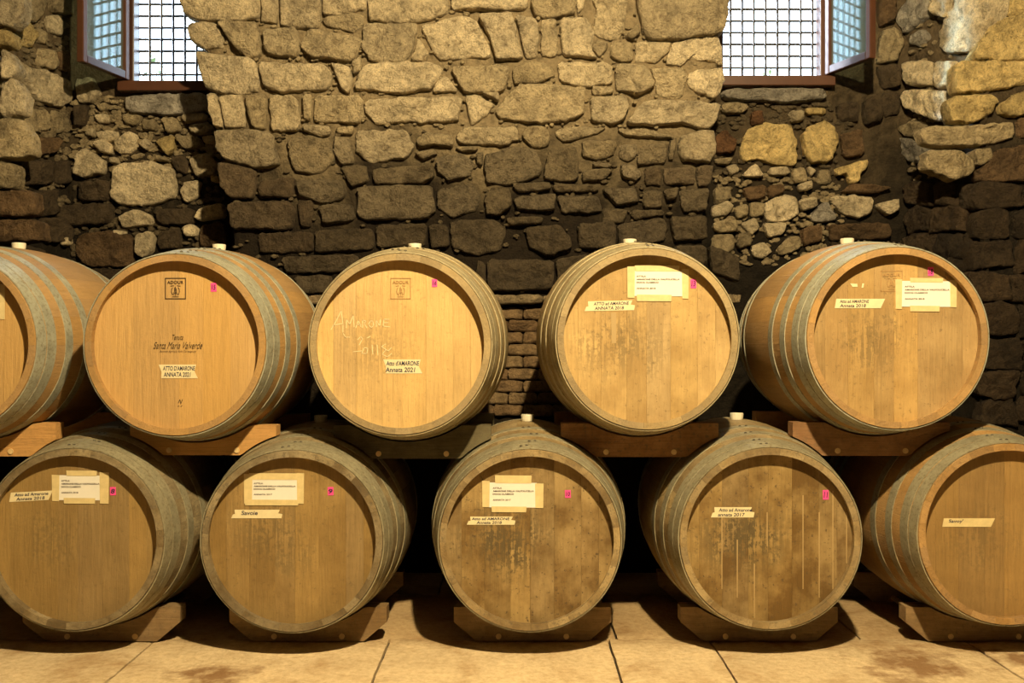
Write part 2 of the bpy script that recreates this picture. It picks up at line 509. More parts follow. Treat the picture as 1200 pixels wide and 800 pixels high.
# splayed piers at both sides, as planes (point, direction along the wall)
SL_A, SL_B = Vector((-2.125, YN, 0)), Vector((-2.33, 4.24, 0))
SR_A, SR_B = Vector((1.885, YN, 0)), Vector((2.06, 4.30, 0))
def splay(name, A, B, far, mat):
    V, F = [], []
    d = (B - A).normalized(); nrm = Vector((d.y, -d.x, 0))
    if nrm.y > 0: nrm = -nrm
    L = (B - A).length
    nx, nz = 26, 90
    for j in range(nz + 1):
        for i in range(nx + 1):
            s = L * i / nx; z = -0.02 + (ZC + 0.02) * j / nz
            w = -0.03 + 0.02 * noise.noise(Vector((s * 8 + 20, 4.4, z * 8))) + 0.012 * noise.noise(Vector((s * 25, 9.1, z * 25)))
            p = A + d * s + nrm * w
            V.append((p.x, p.y, z))
    for j in range(nz):
        for i in range(nx):
            k = j * (nx + 1) + i
            q = (k, k + 1, k + nx + 2, k + nx + 1)
            F.append(q if B.x > A.x else q[::-1])
    base = len(V)
    for z in (-0.02, ZC):
        V += [(B.x, B.y + 0.03, z), (far, B.y + 0.03, z), (far, YO, z), (A.x, YO, z), (A.x, A.y + 0.02, z)]
    for i in range(3):
        F.append((base + i, base + i + 1, base + 6 + i, base + 5 + i))
    o = mesh_obj(name, V, F, mat, smooth=True)
    tag(o, kind='structure')
    return o
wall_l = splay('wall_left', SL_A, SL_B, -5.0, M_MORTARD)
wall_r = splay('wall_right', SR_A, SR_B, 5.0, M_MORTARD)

# ---- stones
class Plane:
    def __init__(s, P, U):
        s.P = Vector(P); s.U = Vector(U).normalized(); s.V = Vector((0, 0, 1))
        s.N = s.U.cross(s.V)              # towards the room
        if s.N.y > 0: s.N = -s.N
    def uv(s, px, py):
        d = Vector(((px - 600) / FPX, 1.0, -(py - 400) / FPX))
        o = Vector((0, 0, CAMZ))
        t = (s.P - o).dot(s.N) / d.dot(s.N)
        q = o + d * t - s.P
        return (q.dot(s.U), q.z)
    def at(s, u, v, w):
        return s.P + s.U * u + s.V * v + s.N * w
PL_C = Plane((0, YP, 0), (1, 0, 0))
PL_N = Plane((0, YN - 0.03, 0), (1, 0, 0))
PL_L = Plane(SL_A, SL_A - SL_B)
PL_R = Plane(SR_A, SR_B - SR_A)
PL_RF = Plane((0, 4.30, 0), (1, 0, 0))
PL_LF = Plane((0, 4.24, 0), (1, 0, 0))

def chaikin(P, k):
    out = []
    n = len(P)
    for i in range(n):
        a, b = P[i], P[(i + 1) % n]
        out.append((a[0] + (b[0] - a[0]) * k, a[1] + (b[1] - a[1]) * k))
        out.append((a[0] + (b[0] - a[0]) * (1 - k), a[1] + (b[1] - a[1]) * (1 - k)))
    return out

STONES = {}
def stone(name, pl, poly_px, parent, color, rnd, proud=0.0, rough=1.0, mat=None, k=0.07, back=0.09, seg=0.020, grow=1.0):
    gx = sum(p[0] for p in poly_px) / len(poly_px); gy = sum(p[1] for p in poly_px) / len(poly_px)
    def gr(x, y):
        d = math.hypot(x - gx, y - gy) or 1
        return pl.uv(x + (x - gx) / d * grow, y + (y - gy) / d * grow)
    P = [gr(x, y) for x, y in poly_px]
    n = len(P)
    A = sum(P[i][0] * P[(i + 1) % n][1] - P[(i + 1) % n][0] * P[i][1] for i in range(n)) / 2
    if A < 0: P = P[::-1]
    STONES.setdefault(parent.name, []).append((pl, P))
    P = chaikin(P, k)
    n = len(P)
    per = sum(math.dist(P[i], P[(i + 1) % n]) for i in range(n))
    m = max(14, min(44, int(per / seg)))
    step = per / m
    R = []; i = 0; acc = 0.0
    for q in range(m):
        t = q * step
        while acc + math.dist(P[i], P[(i + 1) % n]) < t:
            acc += math.dist(P[i], P[(i + 1) % n]); i += 1
        L = math.dist(P[i], P[(i + 1) % n]) or 1e-6
        f = (t - acc) / L
        a, b = P[i], P[(i + 1) % n]
        R.append((a[0] + (b[0] - a[0]) * f, a[1] + (b[1] - a[1]) * f))
    cu = sum(p[0] for p in R) / m; cv = sum(p[1] for p in R) / m
    sd = rnd.random() * 50
    size = math.sqrt(abs(A))
    j = min(0.008, size * 0.06)
    R = [(u + j * noise.noise(Vector((u * 40, v * 40, sd))), v + j * noise.noise(Vector((u * 40, v * 40, sd + 9)))) for u, v in R]
    hu = (max(p[0] for p in R) - min(p[0] for p in R)) / 2
    hv = (max(p[1] for p in R) - min(p[1] for p in R)) / 2
    b1 = min(0.003, 0.1 * min(hu, hv)); b2 = min(0.008, 0.25 * min(hu, hv))
    rings = [(0, 0, -back), (0, 0, -0.022), (b1 * 0.5, 1, -0.006), (b1 + (b2 - b1) * .5, 1, 0.0), (b2 * 1.3, 1, 0.003)]
    tu, tv = rnd.uniform(-.06, .06), rnd.uniform(-.03, .10)
    amp = min(0.016, 0.13 * size) * rough
    V, F = [], []
    c0 = pl.at(cu, cv, 0)
    def pt(u, v, w, disp):
        if disp:
            w += proud + (u - cu) * tu + (v - cv) * tv
            w += amp * noise.noise(Vector((u * 16, v * 16, sd))) + amp * 0.8 * noise.noise(Vector((u * 38, v * 38, sd + 3)))
        return pl.at(u, v, w) - c0
    for ins, disp, w in rings:
        su = max(0.2, 1 - ins / hu); sv = max(0.2, 1 - ins / hv)
        V += [pt(cu + (u - cu) * su, cv + (v - cv) * sv, w, disp) for u, v in R]
    su0 = max(0.2, 1 - b2 * 1.3 / hu); sv0 = max(0.2, 1 - b2 * 1.3 / hv)
    nr = len(rings)
    for s in (0.82, 0.62, 0.42, 0.2):
        V += [pt(cu + (u - cu) * su0 * s, cv + (v - cv) * sv0 * s, 0.005, 1) for u, v in R]
        nr += 1
    V.append(pt(cu, cv, 0.005, 1))
    flip = pl.U.cross(pl.V).dot(pl.N) < 0
    for r in range(nr - 1):
        for q in range(m):
            a, b = r * m + q, r * m + (q + 1) % m
            f = (a, b, b + m, a + m)
            F.append(f[::-1] if flip else f)
    last = (nr - 1) * m
    for q in range(m):
        f = (last + q, last + (q + 1) % m, len(V) - 1)
        F.append(f[::-1] if flip else f)
    o = mesh_obj(name, V, F, mat or M_STONE, parent, c0, smooth=True, color=color)
    return o

def lerp(a, b, t): return tuple(a[i] + (b[i] - a[i]) * t for i in range(3))
PALE = (0.74, 0.615, 0.40); MID = (0.50, 0.40, 0.235); DARK = (0.055, 0.039, 0.022); RED = (0.20, 0.10, 0.045)
YEL = (0.66, 0.50, 0.22); GREY = (0.42, 0.38, 0.31); BRN = (0.16, 0.10, 0.05)

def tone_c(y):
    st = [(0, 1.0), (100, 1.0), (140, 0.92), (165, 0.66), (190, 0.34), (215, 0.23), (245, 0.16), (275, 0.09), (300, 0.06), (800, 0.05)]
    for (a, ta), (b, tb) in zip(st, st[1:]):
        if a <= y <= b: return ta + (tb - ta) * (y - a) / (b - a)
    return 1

CENTER = '''205,0 305,0 305,17 297,22 262,24 228,22 216,15|307,0 326,0 326,12 322,26 306,25|328,0 375,0 375,22 370,32 345,32 328,28|378,0 430,0 428,10 405,14 378,17|378,20 408,15 425,16 424,30 412,36 380,29|432,0 522,0 524,14 500,24 470,26 432,24
527,0 616,0 618,9 600,12 560,10 530,12|619,0 675,0 674,17 640,20 626,16|677,0 690,0 684,8 677,14|692,0 738,0 732,30 725,44 705,44 694,36 700,14|740,0 858,0 852,25 846,38 800,45 765,47 753,38 750,18|733,43 747,28 750,38 742,46
219,28 235,25 252,27 261,40 260,54 240,56 224,48|256,27 300,27 304,35 305,65 290,68 272,52 263,38|308,36 348,33 351,60 345,66 312,63|362,34 424,44 414,72 365,66 353,54|426,28 485,26 489,30 482,60 470,73 434,70 424,54|490,44 502,62 498,72 482,70
492,30 540,18 556,22 573,55 574,65 520,70 512,66|560,17 600,15 612,66 606,69 580,68 578,52 566,28|604,17 628,22 631,32 630,66 616,66|634,23 652,21 654,60 648,66 634,64|656,21 690,22 696,40 692,58 700,68 660,64|697,47 713,50 710,58 702,66 695,56
716,50 741,49 742,70 728,72 716,64|745,49 787,49 781,62 770,72 745,72|790,49 842,42 847,60 848,76 830,70 808,69 800,76 783,74 785,62
229,60 296,69 303,90 302,106 262,108 240,100 232,80|306,74 380,76 389,88 383,104 330,108 310,102 306,90|387,74 410,78 412,90 408,109 400,104 394,88|413,72 422,67 423,80 414,87|428,74 505,73 518,80 516,90 504,104 470,108 418,104 416,98|513,93 524,89 537,106 506,107
528,78 596,77 598,84 590,104 584,108 545,108 536,94|601,78 625,71 645,76 650,88 630,96 602,97|654,73 717,74 718,98 688,101 657,94|721,75 756,77 767,100 750,110 722,105|761,79 800,81 805,88 799,112 790,114 771,110 769,92|809,83 846,79 850,90 846,106 838,113 820,109 807,100
694,101 718,102 718,110 696,112
241,108 253,110 261,147 250,147 244,130|256,112 280,111 287,126 285,148 264,149|287,112 312,111 311,150 297,150 292,136|315,112 345,113 350,122 351,152 318,153|354,111 365,111 363,140 356,138|369,111 424,113 425,136 420,144 367,142
430,115 540,113 537,140 520,144 470,142 440,146 428,130|545,112 558,111 580,122 570,134 552,146|565,109 585,109 583,118|583,130 599,107 612,99 640,100 686,103 684,132 670,140 636,144 584,138|692,115 732,113 736,124 732,138 722,145 694,142
734,145 746,128 757,119 792,118 843,122 840,140 830,151 818,149 800,143 770,146|353,145 386,148 386,156 376,160 355,152|393,150 414,147 412,157 395,156
251,152 318,155 327,192 300,197 262,185 254,176|337,164 362,159 385,164 392,186 376,203 345,200 340,184|392,161 411,163 414,190 400,193 393,180|417,153 475,152 485,170 478,183 432,190 416,176|488,163 500,155 530,159 532,172 510,168 492,172|546,148 606,148 607,164 590,169 537,168 536,158
611,158 621,147 640,148 644,165 639,172 622,172|651,151 682,148 710,149 702,156 662,165 652,158|723,149 760,152 790,161 775,161 730,158|682,165 720,163 724,168 717,182 698,187 683,182|727,169 748,169 745,182 736,188 726,184|751,172 782,166 779,191 746,193|785,166 794,160 789,186 784,186|798,160 820,153 836,155 838,178 832,189 800,187 796,178
486,178 508,174 512,180 495,186|534,172 560,171 558,176 540,177
255,190 299,199 297,232 270,232 260,218|302,213 345,207 342,232 304,230|348,212 400,211 405,230 380,238 350,228|398,195 428,193 432,212 412,218|436,199 506,191 508,205 495,215 440,216|512,186 540,179 556,190 550,206 524,210 512,200|558,180 566,178 565,194 559,190
568,181 600,173 626,175 635,192 632,206 600,216 570,214|643,177 676,173 678,208 668,213 637,210|683,201 700,198 718,199 708,210 682,212|695,190 716,192 714,197 696,196|727,193 740,193 752,204 745,212 729,206|756,197 775,196 775,216 757,216|778,196 813,196 815,214 779,216|817,195 836,193 832,217 818,217
268,238 340,235 345,250 340,269 272,268|347,234 367,235 363,266 352,264|372,241 412,239 416,257 380,262|420,219 505,217 510,245 500,256 420,257|513,222 554,215 562,230 559,245 530,254 513,244|568,225 596,221 600,240 585,252 570,250|600,215 645,213 645,222 606,225|649,215 700,216 700,224 651,225
603,231 650,227 650,246 606,246|653,229 700,229 706,248 660,250|706,220 744,221 749,236 722,240|779,223 795,219 792,232 781,234|753,224 776,223 776,242 755,244|797,222 830,222 828,246 800,248|706,243 735,245 732,260 707,261|740,246 776,246 778,252 742,258
300,273 365,271 366,296 305,296|369,269 436,267 438,292 370,296|440,263 499,261 497,288 442,290|528,258 580,257 592,268 588,292 560,299 530,290|616,267 655,263 668,280 671,291 640,299 620,288|593,255 636,254 634,262 596,264|676,263 720,259 722,290 680,291|724,263 776,254 782,264 780,282 728,290|786,254 828,253 828,280 790,282|503,263 524,263 526,288 505,290
330,300 420,298 415,318 335,320|345,324 388,322 386,342 352,344|571,303 649,305 647,339 573,340|560,306 568,308 570,338 556,330|652,304 690,298 690,330 654,338|832,286 866,300 868,330 836,318|790,288 826,288 828,312 800,306|300,238 301,238 301,239'''
def parse(s):
    out = []
    for row in s.replace('\n', '|').split('|'):
        row = row.strip()
        if row: out.append([tuple(float(q) for q in p.split(',')) for p in row.split()])
    return out
rnd = random.Random(11)
for P in parse(CENTER)[:-1]:
    # stones cut by the frame's upper edge go on upwards
    P = [(x, y - 26 if y == 0 else y) for x, y in P]
    cy = sum(p[1] for p in P) / len(P); cx = sum(p[0] for p in P) / len(P)
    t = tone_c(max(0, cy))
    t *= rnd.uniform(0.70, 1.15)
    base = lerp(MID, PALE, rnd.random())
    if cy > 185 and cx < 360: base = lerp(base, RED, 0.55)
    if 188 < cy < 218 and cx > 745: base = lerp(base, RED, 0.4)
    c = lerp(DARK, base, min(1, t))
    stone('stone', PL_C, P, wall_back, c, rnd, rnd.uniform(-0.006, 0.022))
# courses above the frame (they carry on up to the vault)
def courses(pl, parent, x0, x1, y0, y1, rh, w0, w1, colf, r, gap=2.5, jit=2.2, skip=None, proud=(-.004, .01)):
    y = y0
    while y < y1 - 4:
        h = rh * r.uniform(0.8, 1.2)
        x = x0 + r.uniform(-12, 4)
        while x < x1:
            w = r.uniform(w0, w1)
            a, b = x + gap / 2, min(x + w, x1) - gap / 2
            if b - a > 8 and not (skip and skip((a + b) / 2, y + h / 2)):
                j = lambda: r.uniform(-jit, jit)
                P = [(a + j(), y + gap / 2 + j()), ((a + b) / 2 + j(), y + gap / 2 + j()), (b + j(), y + gap / 2 + j()), (b + j(), y + h * .5), (b + j(), y + h - gap / 2 + j()), ((a + b) / 2 + j(), y + h - gap / 2 + j()), (a + j(), y + h - gap / 2 + j()), (a + j(), y + h * .5)]
                stone('stone', pl, P, parent, colf((a + b) / 2, y + h / 2), r, r.uniform(*proud))
            x += w
        y += h

# ledge of flat slabs behind the barrels and the brickwork below it
lx = 300
for w in (62, 58, 66, 90, 60, 84, 70, 76):
    P = [(lx + 1, 346), (lx + w - 1, 345), (lx + w - 1, 356), (lx + 1, 357)]
    stone('ledge_slab', PL_C, P, wall_back, lerp(BRN, MID, rnd.uniform(0.3, 0.6)), rnd, 0.05, 0.5, back=0.12)
    lx += w
for r_ in range(9):
    by = 361 + r_ * 14.2
    bx = 545 + (r_ % 2) * 17
    while bx < 680:
        P = [(bx, by), (bx + 32, by), (bx + 32, by + 12.6), (bx, by + 12.6)]
        stone('brick', PL_C, P, wall_back, lerp((0.22, 0.135, 0.065), (0.34, 0.24, 0.125), rnd.random()), rnd, 0.0, 0.4, mat=M_BRICK, k=0.04, grow=1.5)
        bx += 34.5

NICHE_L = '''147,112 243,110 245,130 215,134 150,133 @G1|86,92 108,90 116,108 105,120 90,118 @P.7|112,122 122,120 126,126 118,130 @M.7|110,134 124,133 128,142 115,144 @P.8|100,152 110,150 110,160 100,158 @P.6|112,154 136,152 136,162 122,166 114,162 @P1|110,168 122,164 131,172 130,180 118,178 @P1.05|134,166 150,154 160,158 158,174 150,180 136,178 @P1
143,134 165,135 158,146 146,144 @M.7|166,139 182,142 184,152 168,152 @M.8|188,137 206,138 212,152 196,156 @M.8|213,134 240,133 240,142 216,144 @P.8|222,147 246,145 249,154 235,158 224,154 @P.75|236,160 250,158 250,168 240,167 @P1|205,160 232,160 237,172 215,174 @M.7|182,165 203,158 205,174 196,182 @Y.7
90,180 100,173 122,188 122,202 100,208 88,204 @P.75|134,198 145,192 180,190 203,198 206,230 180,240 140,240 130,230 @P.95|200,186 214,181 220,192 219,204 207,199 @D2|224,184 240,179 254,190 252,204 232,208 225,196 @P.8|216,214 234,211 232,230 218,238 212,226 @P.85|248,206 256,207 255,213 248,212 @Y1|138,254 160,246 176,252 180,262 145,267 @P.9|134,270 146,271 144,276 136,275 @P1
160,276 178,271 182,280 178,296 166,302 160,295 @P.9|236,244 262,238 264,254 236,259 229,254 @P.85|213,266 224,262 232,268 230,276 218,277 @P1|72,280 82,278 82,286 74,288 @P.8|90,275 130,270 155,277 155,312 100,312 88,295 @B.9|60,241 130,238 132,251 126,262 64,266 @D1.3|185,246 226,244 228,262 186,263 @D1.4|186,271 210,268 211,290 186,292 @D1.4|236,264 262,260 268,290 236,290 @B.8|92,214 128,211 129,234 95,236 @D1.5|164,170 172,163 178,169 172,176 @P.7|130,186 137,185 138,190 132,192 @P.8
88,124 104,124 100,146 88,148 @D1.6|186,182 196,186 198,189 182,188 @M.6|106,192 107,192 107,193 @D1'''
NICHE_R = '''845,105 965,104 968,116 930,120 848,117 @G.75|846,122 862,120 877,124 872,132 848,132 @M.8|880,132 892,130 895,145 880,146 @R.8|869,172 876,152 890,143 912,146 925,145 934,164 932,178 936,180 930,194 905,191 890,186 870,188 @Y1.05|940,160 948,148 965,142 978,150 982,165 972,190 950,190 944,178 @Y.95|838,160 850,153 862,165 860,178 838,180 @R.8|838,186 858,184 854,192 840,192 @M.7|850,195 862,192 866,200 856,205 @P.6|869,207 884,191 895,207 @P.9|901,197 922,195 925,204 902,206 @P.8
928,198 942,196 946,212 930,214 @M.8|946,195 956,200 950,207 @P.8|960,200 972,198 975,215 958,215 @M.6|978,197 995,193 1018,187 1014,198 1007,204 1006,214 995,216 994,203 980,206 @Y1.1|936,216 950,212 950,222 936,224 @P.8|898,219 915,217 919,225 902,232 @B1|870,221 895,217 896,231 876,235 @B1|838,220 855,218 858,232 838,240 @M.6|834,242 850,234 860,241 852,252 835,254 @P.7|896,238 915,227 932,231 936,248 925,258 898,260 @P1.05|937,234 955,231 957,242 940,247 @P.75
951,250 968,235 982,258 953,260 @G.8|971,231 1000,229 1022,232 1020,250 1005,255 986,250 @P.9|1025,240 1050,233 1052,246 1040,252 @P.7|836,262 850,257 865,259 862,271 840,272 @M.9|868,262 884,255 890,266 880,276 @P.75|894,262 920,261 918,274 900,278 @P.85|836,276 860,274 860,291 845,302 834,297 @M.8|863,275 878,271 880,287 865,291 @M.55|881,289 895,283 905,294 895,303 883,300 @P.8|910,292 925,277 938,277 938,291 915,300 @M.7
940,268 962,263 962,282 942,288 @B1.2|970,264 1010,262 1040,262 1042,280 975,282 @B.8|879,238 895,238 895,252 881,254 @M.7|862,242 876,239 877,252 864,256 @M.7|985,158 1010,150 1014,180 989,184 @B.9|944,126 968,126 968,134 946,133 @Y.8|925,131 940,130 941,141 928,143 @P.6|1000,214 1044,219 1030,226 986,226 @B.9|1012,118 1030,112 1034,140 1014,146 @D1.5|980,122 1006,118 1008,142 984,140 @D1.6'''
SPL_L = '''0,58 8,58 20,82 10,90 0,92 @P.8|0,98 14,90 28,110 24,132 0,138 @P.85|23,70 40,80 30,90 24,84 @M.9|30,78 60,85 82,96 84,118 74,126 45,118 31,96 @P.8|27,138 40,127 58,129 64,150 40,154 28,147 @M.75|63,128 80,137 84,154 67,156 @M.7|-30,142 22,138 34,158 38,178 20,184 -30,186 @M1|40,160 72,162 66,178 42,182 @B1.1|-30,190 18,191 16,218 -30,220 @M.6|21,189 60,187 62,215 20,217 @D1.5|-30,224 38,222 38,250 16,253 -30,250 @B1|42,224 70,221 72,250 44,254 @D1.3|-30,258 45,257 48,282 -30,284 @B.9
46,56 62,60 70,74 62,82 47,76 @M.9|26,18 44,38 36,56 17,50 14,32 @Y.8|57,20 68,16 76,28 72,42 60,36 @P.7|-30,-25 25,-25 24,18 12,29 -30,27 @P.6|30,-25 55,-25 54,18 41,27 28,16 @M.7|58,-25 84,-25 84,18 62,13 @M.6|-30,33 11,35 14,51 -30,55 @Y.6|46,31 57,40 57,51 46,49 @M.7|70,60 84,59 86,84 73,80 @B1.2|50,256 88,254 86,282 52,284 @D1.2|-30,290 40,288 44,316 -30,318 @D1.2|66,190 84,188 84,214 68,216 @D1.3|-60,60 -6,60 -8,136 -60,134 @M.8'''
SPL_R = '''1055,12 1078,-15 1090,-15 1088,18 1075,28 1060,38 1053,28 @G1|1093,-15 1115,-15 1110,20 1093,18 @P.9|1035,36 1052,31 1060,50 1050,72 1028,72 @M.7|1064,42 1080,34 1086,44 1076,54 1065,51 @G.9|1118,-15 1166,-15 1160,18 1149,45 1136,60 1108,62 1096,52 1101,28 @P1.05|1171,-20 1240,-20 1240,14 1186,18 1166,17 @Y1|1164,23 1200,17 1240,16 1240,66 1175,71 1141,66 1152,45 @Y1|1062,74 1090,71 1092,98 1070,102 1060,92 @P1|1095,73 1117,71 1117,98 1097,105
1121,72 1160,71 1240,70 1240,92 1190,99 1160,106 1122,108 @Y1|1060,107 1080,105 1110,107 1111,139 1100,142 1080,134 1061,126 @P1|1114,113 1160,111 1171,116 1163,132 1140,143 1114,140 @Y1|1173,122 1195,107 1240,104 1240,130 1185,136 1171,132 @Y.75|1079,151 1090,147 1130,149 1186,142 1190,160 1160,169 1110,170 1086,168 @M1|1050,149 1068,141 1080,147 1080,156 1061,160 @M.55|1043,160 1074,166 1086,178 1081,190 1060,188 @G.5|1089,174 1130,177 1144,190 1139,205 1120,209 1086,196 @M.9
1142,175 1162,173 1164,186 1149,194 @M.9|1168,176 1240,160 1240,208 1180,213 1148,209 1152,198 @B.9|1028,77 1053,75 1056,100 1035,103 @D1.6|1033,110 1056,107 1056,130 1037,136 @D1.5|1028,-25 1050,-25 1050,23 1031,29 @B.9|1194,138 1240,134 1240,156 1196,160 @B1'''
CM = {'P': PALE, 'M': MID, 'D': DARK, 'R': RED, 'Y': YEL, 'G': GREY, 'B': BRN}
def traced(txt, pl, parent, seed, proud=(-.006, .016), k=0.11, rough=1.2):
    r = random.Random(seed)
    for row in txt.replace('\n', '|').split('|'):
        toks = row.split()
        if not toks: continue
        P = [tuple(float(q) for q in p.split(',')) for p in toks if not p.startswith('@')]
        if max(p[0] for p in P) - min(p[0] for p in P) < 3: continue
        col = [p for p in toks if p.startswith('@')]
        code = col[0][1:] if col else 'P1'
        c = tuple(min(0.8, v * float(code[1:])) for v in CM[code[0]])
        fv = r.uniform(0.88, 1.10); c = tuple(v * fv for v in c)
        cx = sum(p[0] for p in P) / len(P); cy = sum(p[1] for p in P) / len(P)
        q = pl
        if pl is PL_R and cx > 1152 - cy * 0.22: q = PL_RF
        if pl is PL_R and cx < 1058: q = PL_N
        if pl is PL_L and cx < 14: q = PL_LF
        stone('stone', q, P, parent, c, r, r.uniform(*proud), rough, k=k)
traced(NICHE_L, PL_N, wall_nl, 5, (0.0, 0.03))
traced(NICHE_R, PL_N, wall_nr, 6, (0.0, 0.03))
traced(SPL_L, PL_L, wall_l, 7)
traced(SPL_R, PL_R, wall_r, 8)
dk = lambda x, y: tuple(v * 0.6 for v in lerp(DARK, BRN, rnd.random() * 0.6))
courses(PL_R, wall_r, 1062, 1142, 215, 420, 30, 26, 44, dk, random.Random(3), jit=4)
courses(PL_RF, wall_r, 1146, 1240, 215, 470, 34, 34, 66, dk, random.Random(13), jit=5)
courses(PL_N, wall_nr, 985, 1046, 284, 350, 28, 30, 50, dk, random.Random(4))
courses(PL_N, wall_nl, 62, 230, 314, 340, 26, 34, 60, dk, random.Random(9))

# small pinning stones and rubble in the joints: too many and too small to count
def inside(P, u, v):
    c = False; n = len(P)
    for i in range(n):
        a, b = P[i], P[(i + 1) % n]
        if (a[1] > v) != (b[1] > v) and u < (b[0] - a[0]) * (v - a[1]) / (b[1] - a[1]) + a[0]: c = not c
    return c
def rubble(parent, pl, boxpx, count, sizes, col, seed, w0):
    r = random.Random(seed)
    polys = [P for (q, P) in STONES.get(parent.name, []) if q is pl]
    bb = [(min(p[0] for p in P), max(p[0] for p in P), min(p[1] for p in P), max(p[1] for p in P), P) for P in polys]
    V, F = [], []
    made = 0
    for _ in range(count * 6):
        if made >= count: break
        u, v = pl.uv(r.uniform(boxpx[0], boxpx[2]), r.uniform(boxpx[1], boxpx[3]))
        s = r.uniform(*sizes)
        hit = False
        for x0, x1, y0, y1, P in bb:
            if x0 < u < x1 and y0 < v < y1 and inside(P, u, v): hit = True; break
        if hit: continue
        base = len(V); ph = r.random() * 6
        su, sv = s * r.uniform(0.8, 1.7), s * r.uniform(0.6, 1.0)
        for ring, (k, w) in enumerate(((1.0, -0.02), (0.9, 0.006), (0.62, 0.009))):
            for q in range(7):
                a = ph + q * 2 * PI / 7
                jj = r.uniform(0.8, 1.15)
                V.append(pl.at(u + math.cos(a) * su * k * jj, v + math.sin(a) * sv * k * jj, w0 + w * s / 0.014))
        for ring in range(2):
            for q in range(7):
                a, b = base + ring * 7 + q, base + ring * 7 + (q + 1) % 7
                F.append((a, b, b + 7, a + 7))
        F.append(tuple(base + 14 + q for q in range(7)))
        made += 1
    o = mesh_obj('rubble_fill', V, F, M_STONE, parent, color=col)
    tag(o, kind='stuff')
rubble(wall_back, PL_C, (262, 0, 826, 150), 160, (0.006, 0.012), lerp(MID, DARK, .25), 21, -0.014)
rubble(wall_back, PL_C, (272, 150, 826, 345), 160, (0.006, 0.013), lerp(MID, DARK, .78), 22, -0.014)
rubble(wall_nl, PL_N, (84, 110, 262, 200), 260, (0.008, 0.018), lerp(MID, DARK, .35), 23, -0.022)
rubble(wall_nl, PL_N, (84, 200, 262, 320), 160, (0.008, 0.018), lerp(MID, DARK, .85), 24, -0.022)
rubble(wall_nr, PL_N, (838, 118, 1000, 205), 130, (0.008, 0.018), lerp(MID, DARK, .85), 25, -0.022)
rubble(wall_nr, PL_N, (838, 205, 1000, 310), 220, (0.008, 0.018), lerp(MID, DARK, .4), 26, -0.022)
rubble(wall_l, PL_L, (22, 0, 84, 240), 120, (0.008, 0.018), lerp(MID, DARK, .6), 27, -0.022)
rubble(wall_r, PL_R, (1062, 0, 1112, 210), 60, (0.008, 0.018), lerp(MID, DARK, .45), 28, -0.022)

# ---- floor flags
def flag(x0, x1, y0, y1, col, seed):
    r = random.Random(seed)
    gp = 0.004
    x0 += gp; x1 -= gp; y0 += gp; y1 -= gp
    nx = max(4, min(24, int((x1 - x0) / 0.05))); ny = max(4, min(24, int((y1 - y0) / 0.05)))
    V, F = [], []
    cx, cy = (x0 + x1) / 2, (y0 + y1) / 2
    for j in range(ny + 1):
        for i in range(nx + 1):
            x = x0 + (x1 - x0) * i / nx; y = y0 + (y1 - y0) * j / ny
            e = (i in (0, nx)) or (j in (0, ny))
            z = 0.003 * noise.noise(Vector((x * 5, y * 5, seed))) + 0.0025 * noise.noise(Vector((x * 17, y * 17, seed)))
            if e:
                z -= 0.004
                x += 0.003 * noise.noise(Vector((x * 14, y * 14, 3.0))); y += 0.003 * noise.noise(Vector((x * 14, y * 14, 7.0)))
            V.append((x - cx, y - cy, min(z, 0.0)))
    for j in range(ny):
        for i in range(nx):
            k = j * (nx + 1) + i
            F.append((k, k + 1, k + nx + 2, k + nx + 1))
    ring = [i for i in range(nx + 1)] + [j * (nx + 1) + nx for j in range(1, ny + 1)] + [ny * (nx + 1) + i for i in range(nx - 1, -1, -1)] + [j * (nx + 1) for j in range(ny - 1, 0, -1)]
    base = len(V)
    for q in ring: V.append((V[q][0], V[q][1], -0.02))
    n = len(ring)
    for q in range(n):
        F.append((ring[q], base + q, base + (q + 1) % n, ring[(q + 1) % n]))
    mesh_obj('flagstone', V, F, M_FLAG, floor, (cx, cy, 0), smooth=False, color=col)
FC = (0.70, 0.55, 0.335)
rf = random.Random(2)
rows = [(2.0, 2.62, [-2.6, -1.7, -0.8, 0.1, 0.9, 1.8, 2.7]), (2.62, 3.385, [-2.9, -2.05, -1.22, -0.42, 0.33, 0.676, 1.55, 2.5]),
        (3.385, 3.98, [-3.0, -2.1, -1.3, -0.5, 0.36, 1.2, 2.0, 2.9]), (3.98, 4.36, [-3.0, -2.2, -1.2, -0.3, 0.7, 1.6, 2.6])]
for yi, (y0, y1, xs) in enumerate(rows):
    for xi, (a, b) in enumerate(zip(xs, xs[1:])):
        f = rf.uniform(0.88, 1.08)
        flag(a, b, y0, y1, tuple(v * f for v in FC), yi * 20 + xi + 1)
boxes('paving_bed', [(-5, 5, -5, 2.0, -0.03, -0.004), (-5, -3.0, 2.0, 4.9, -0.03, -0.004), (3.0, 5, 2.0, 4.9, -0.03, -0.004)], M_SHELL, floor)

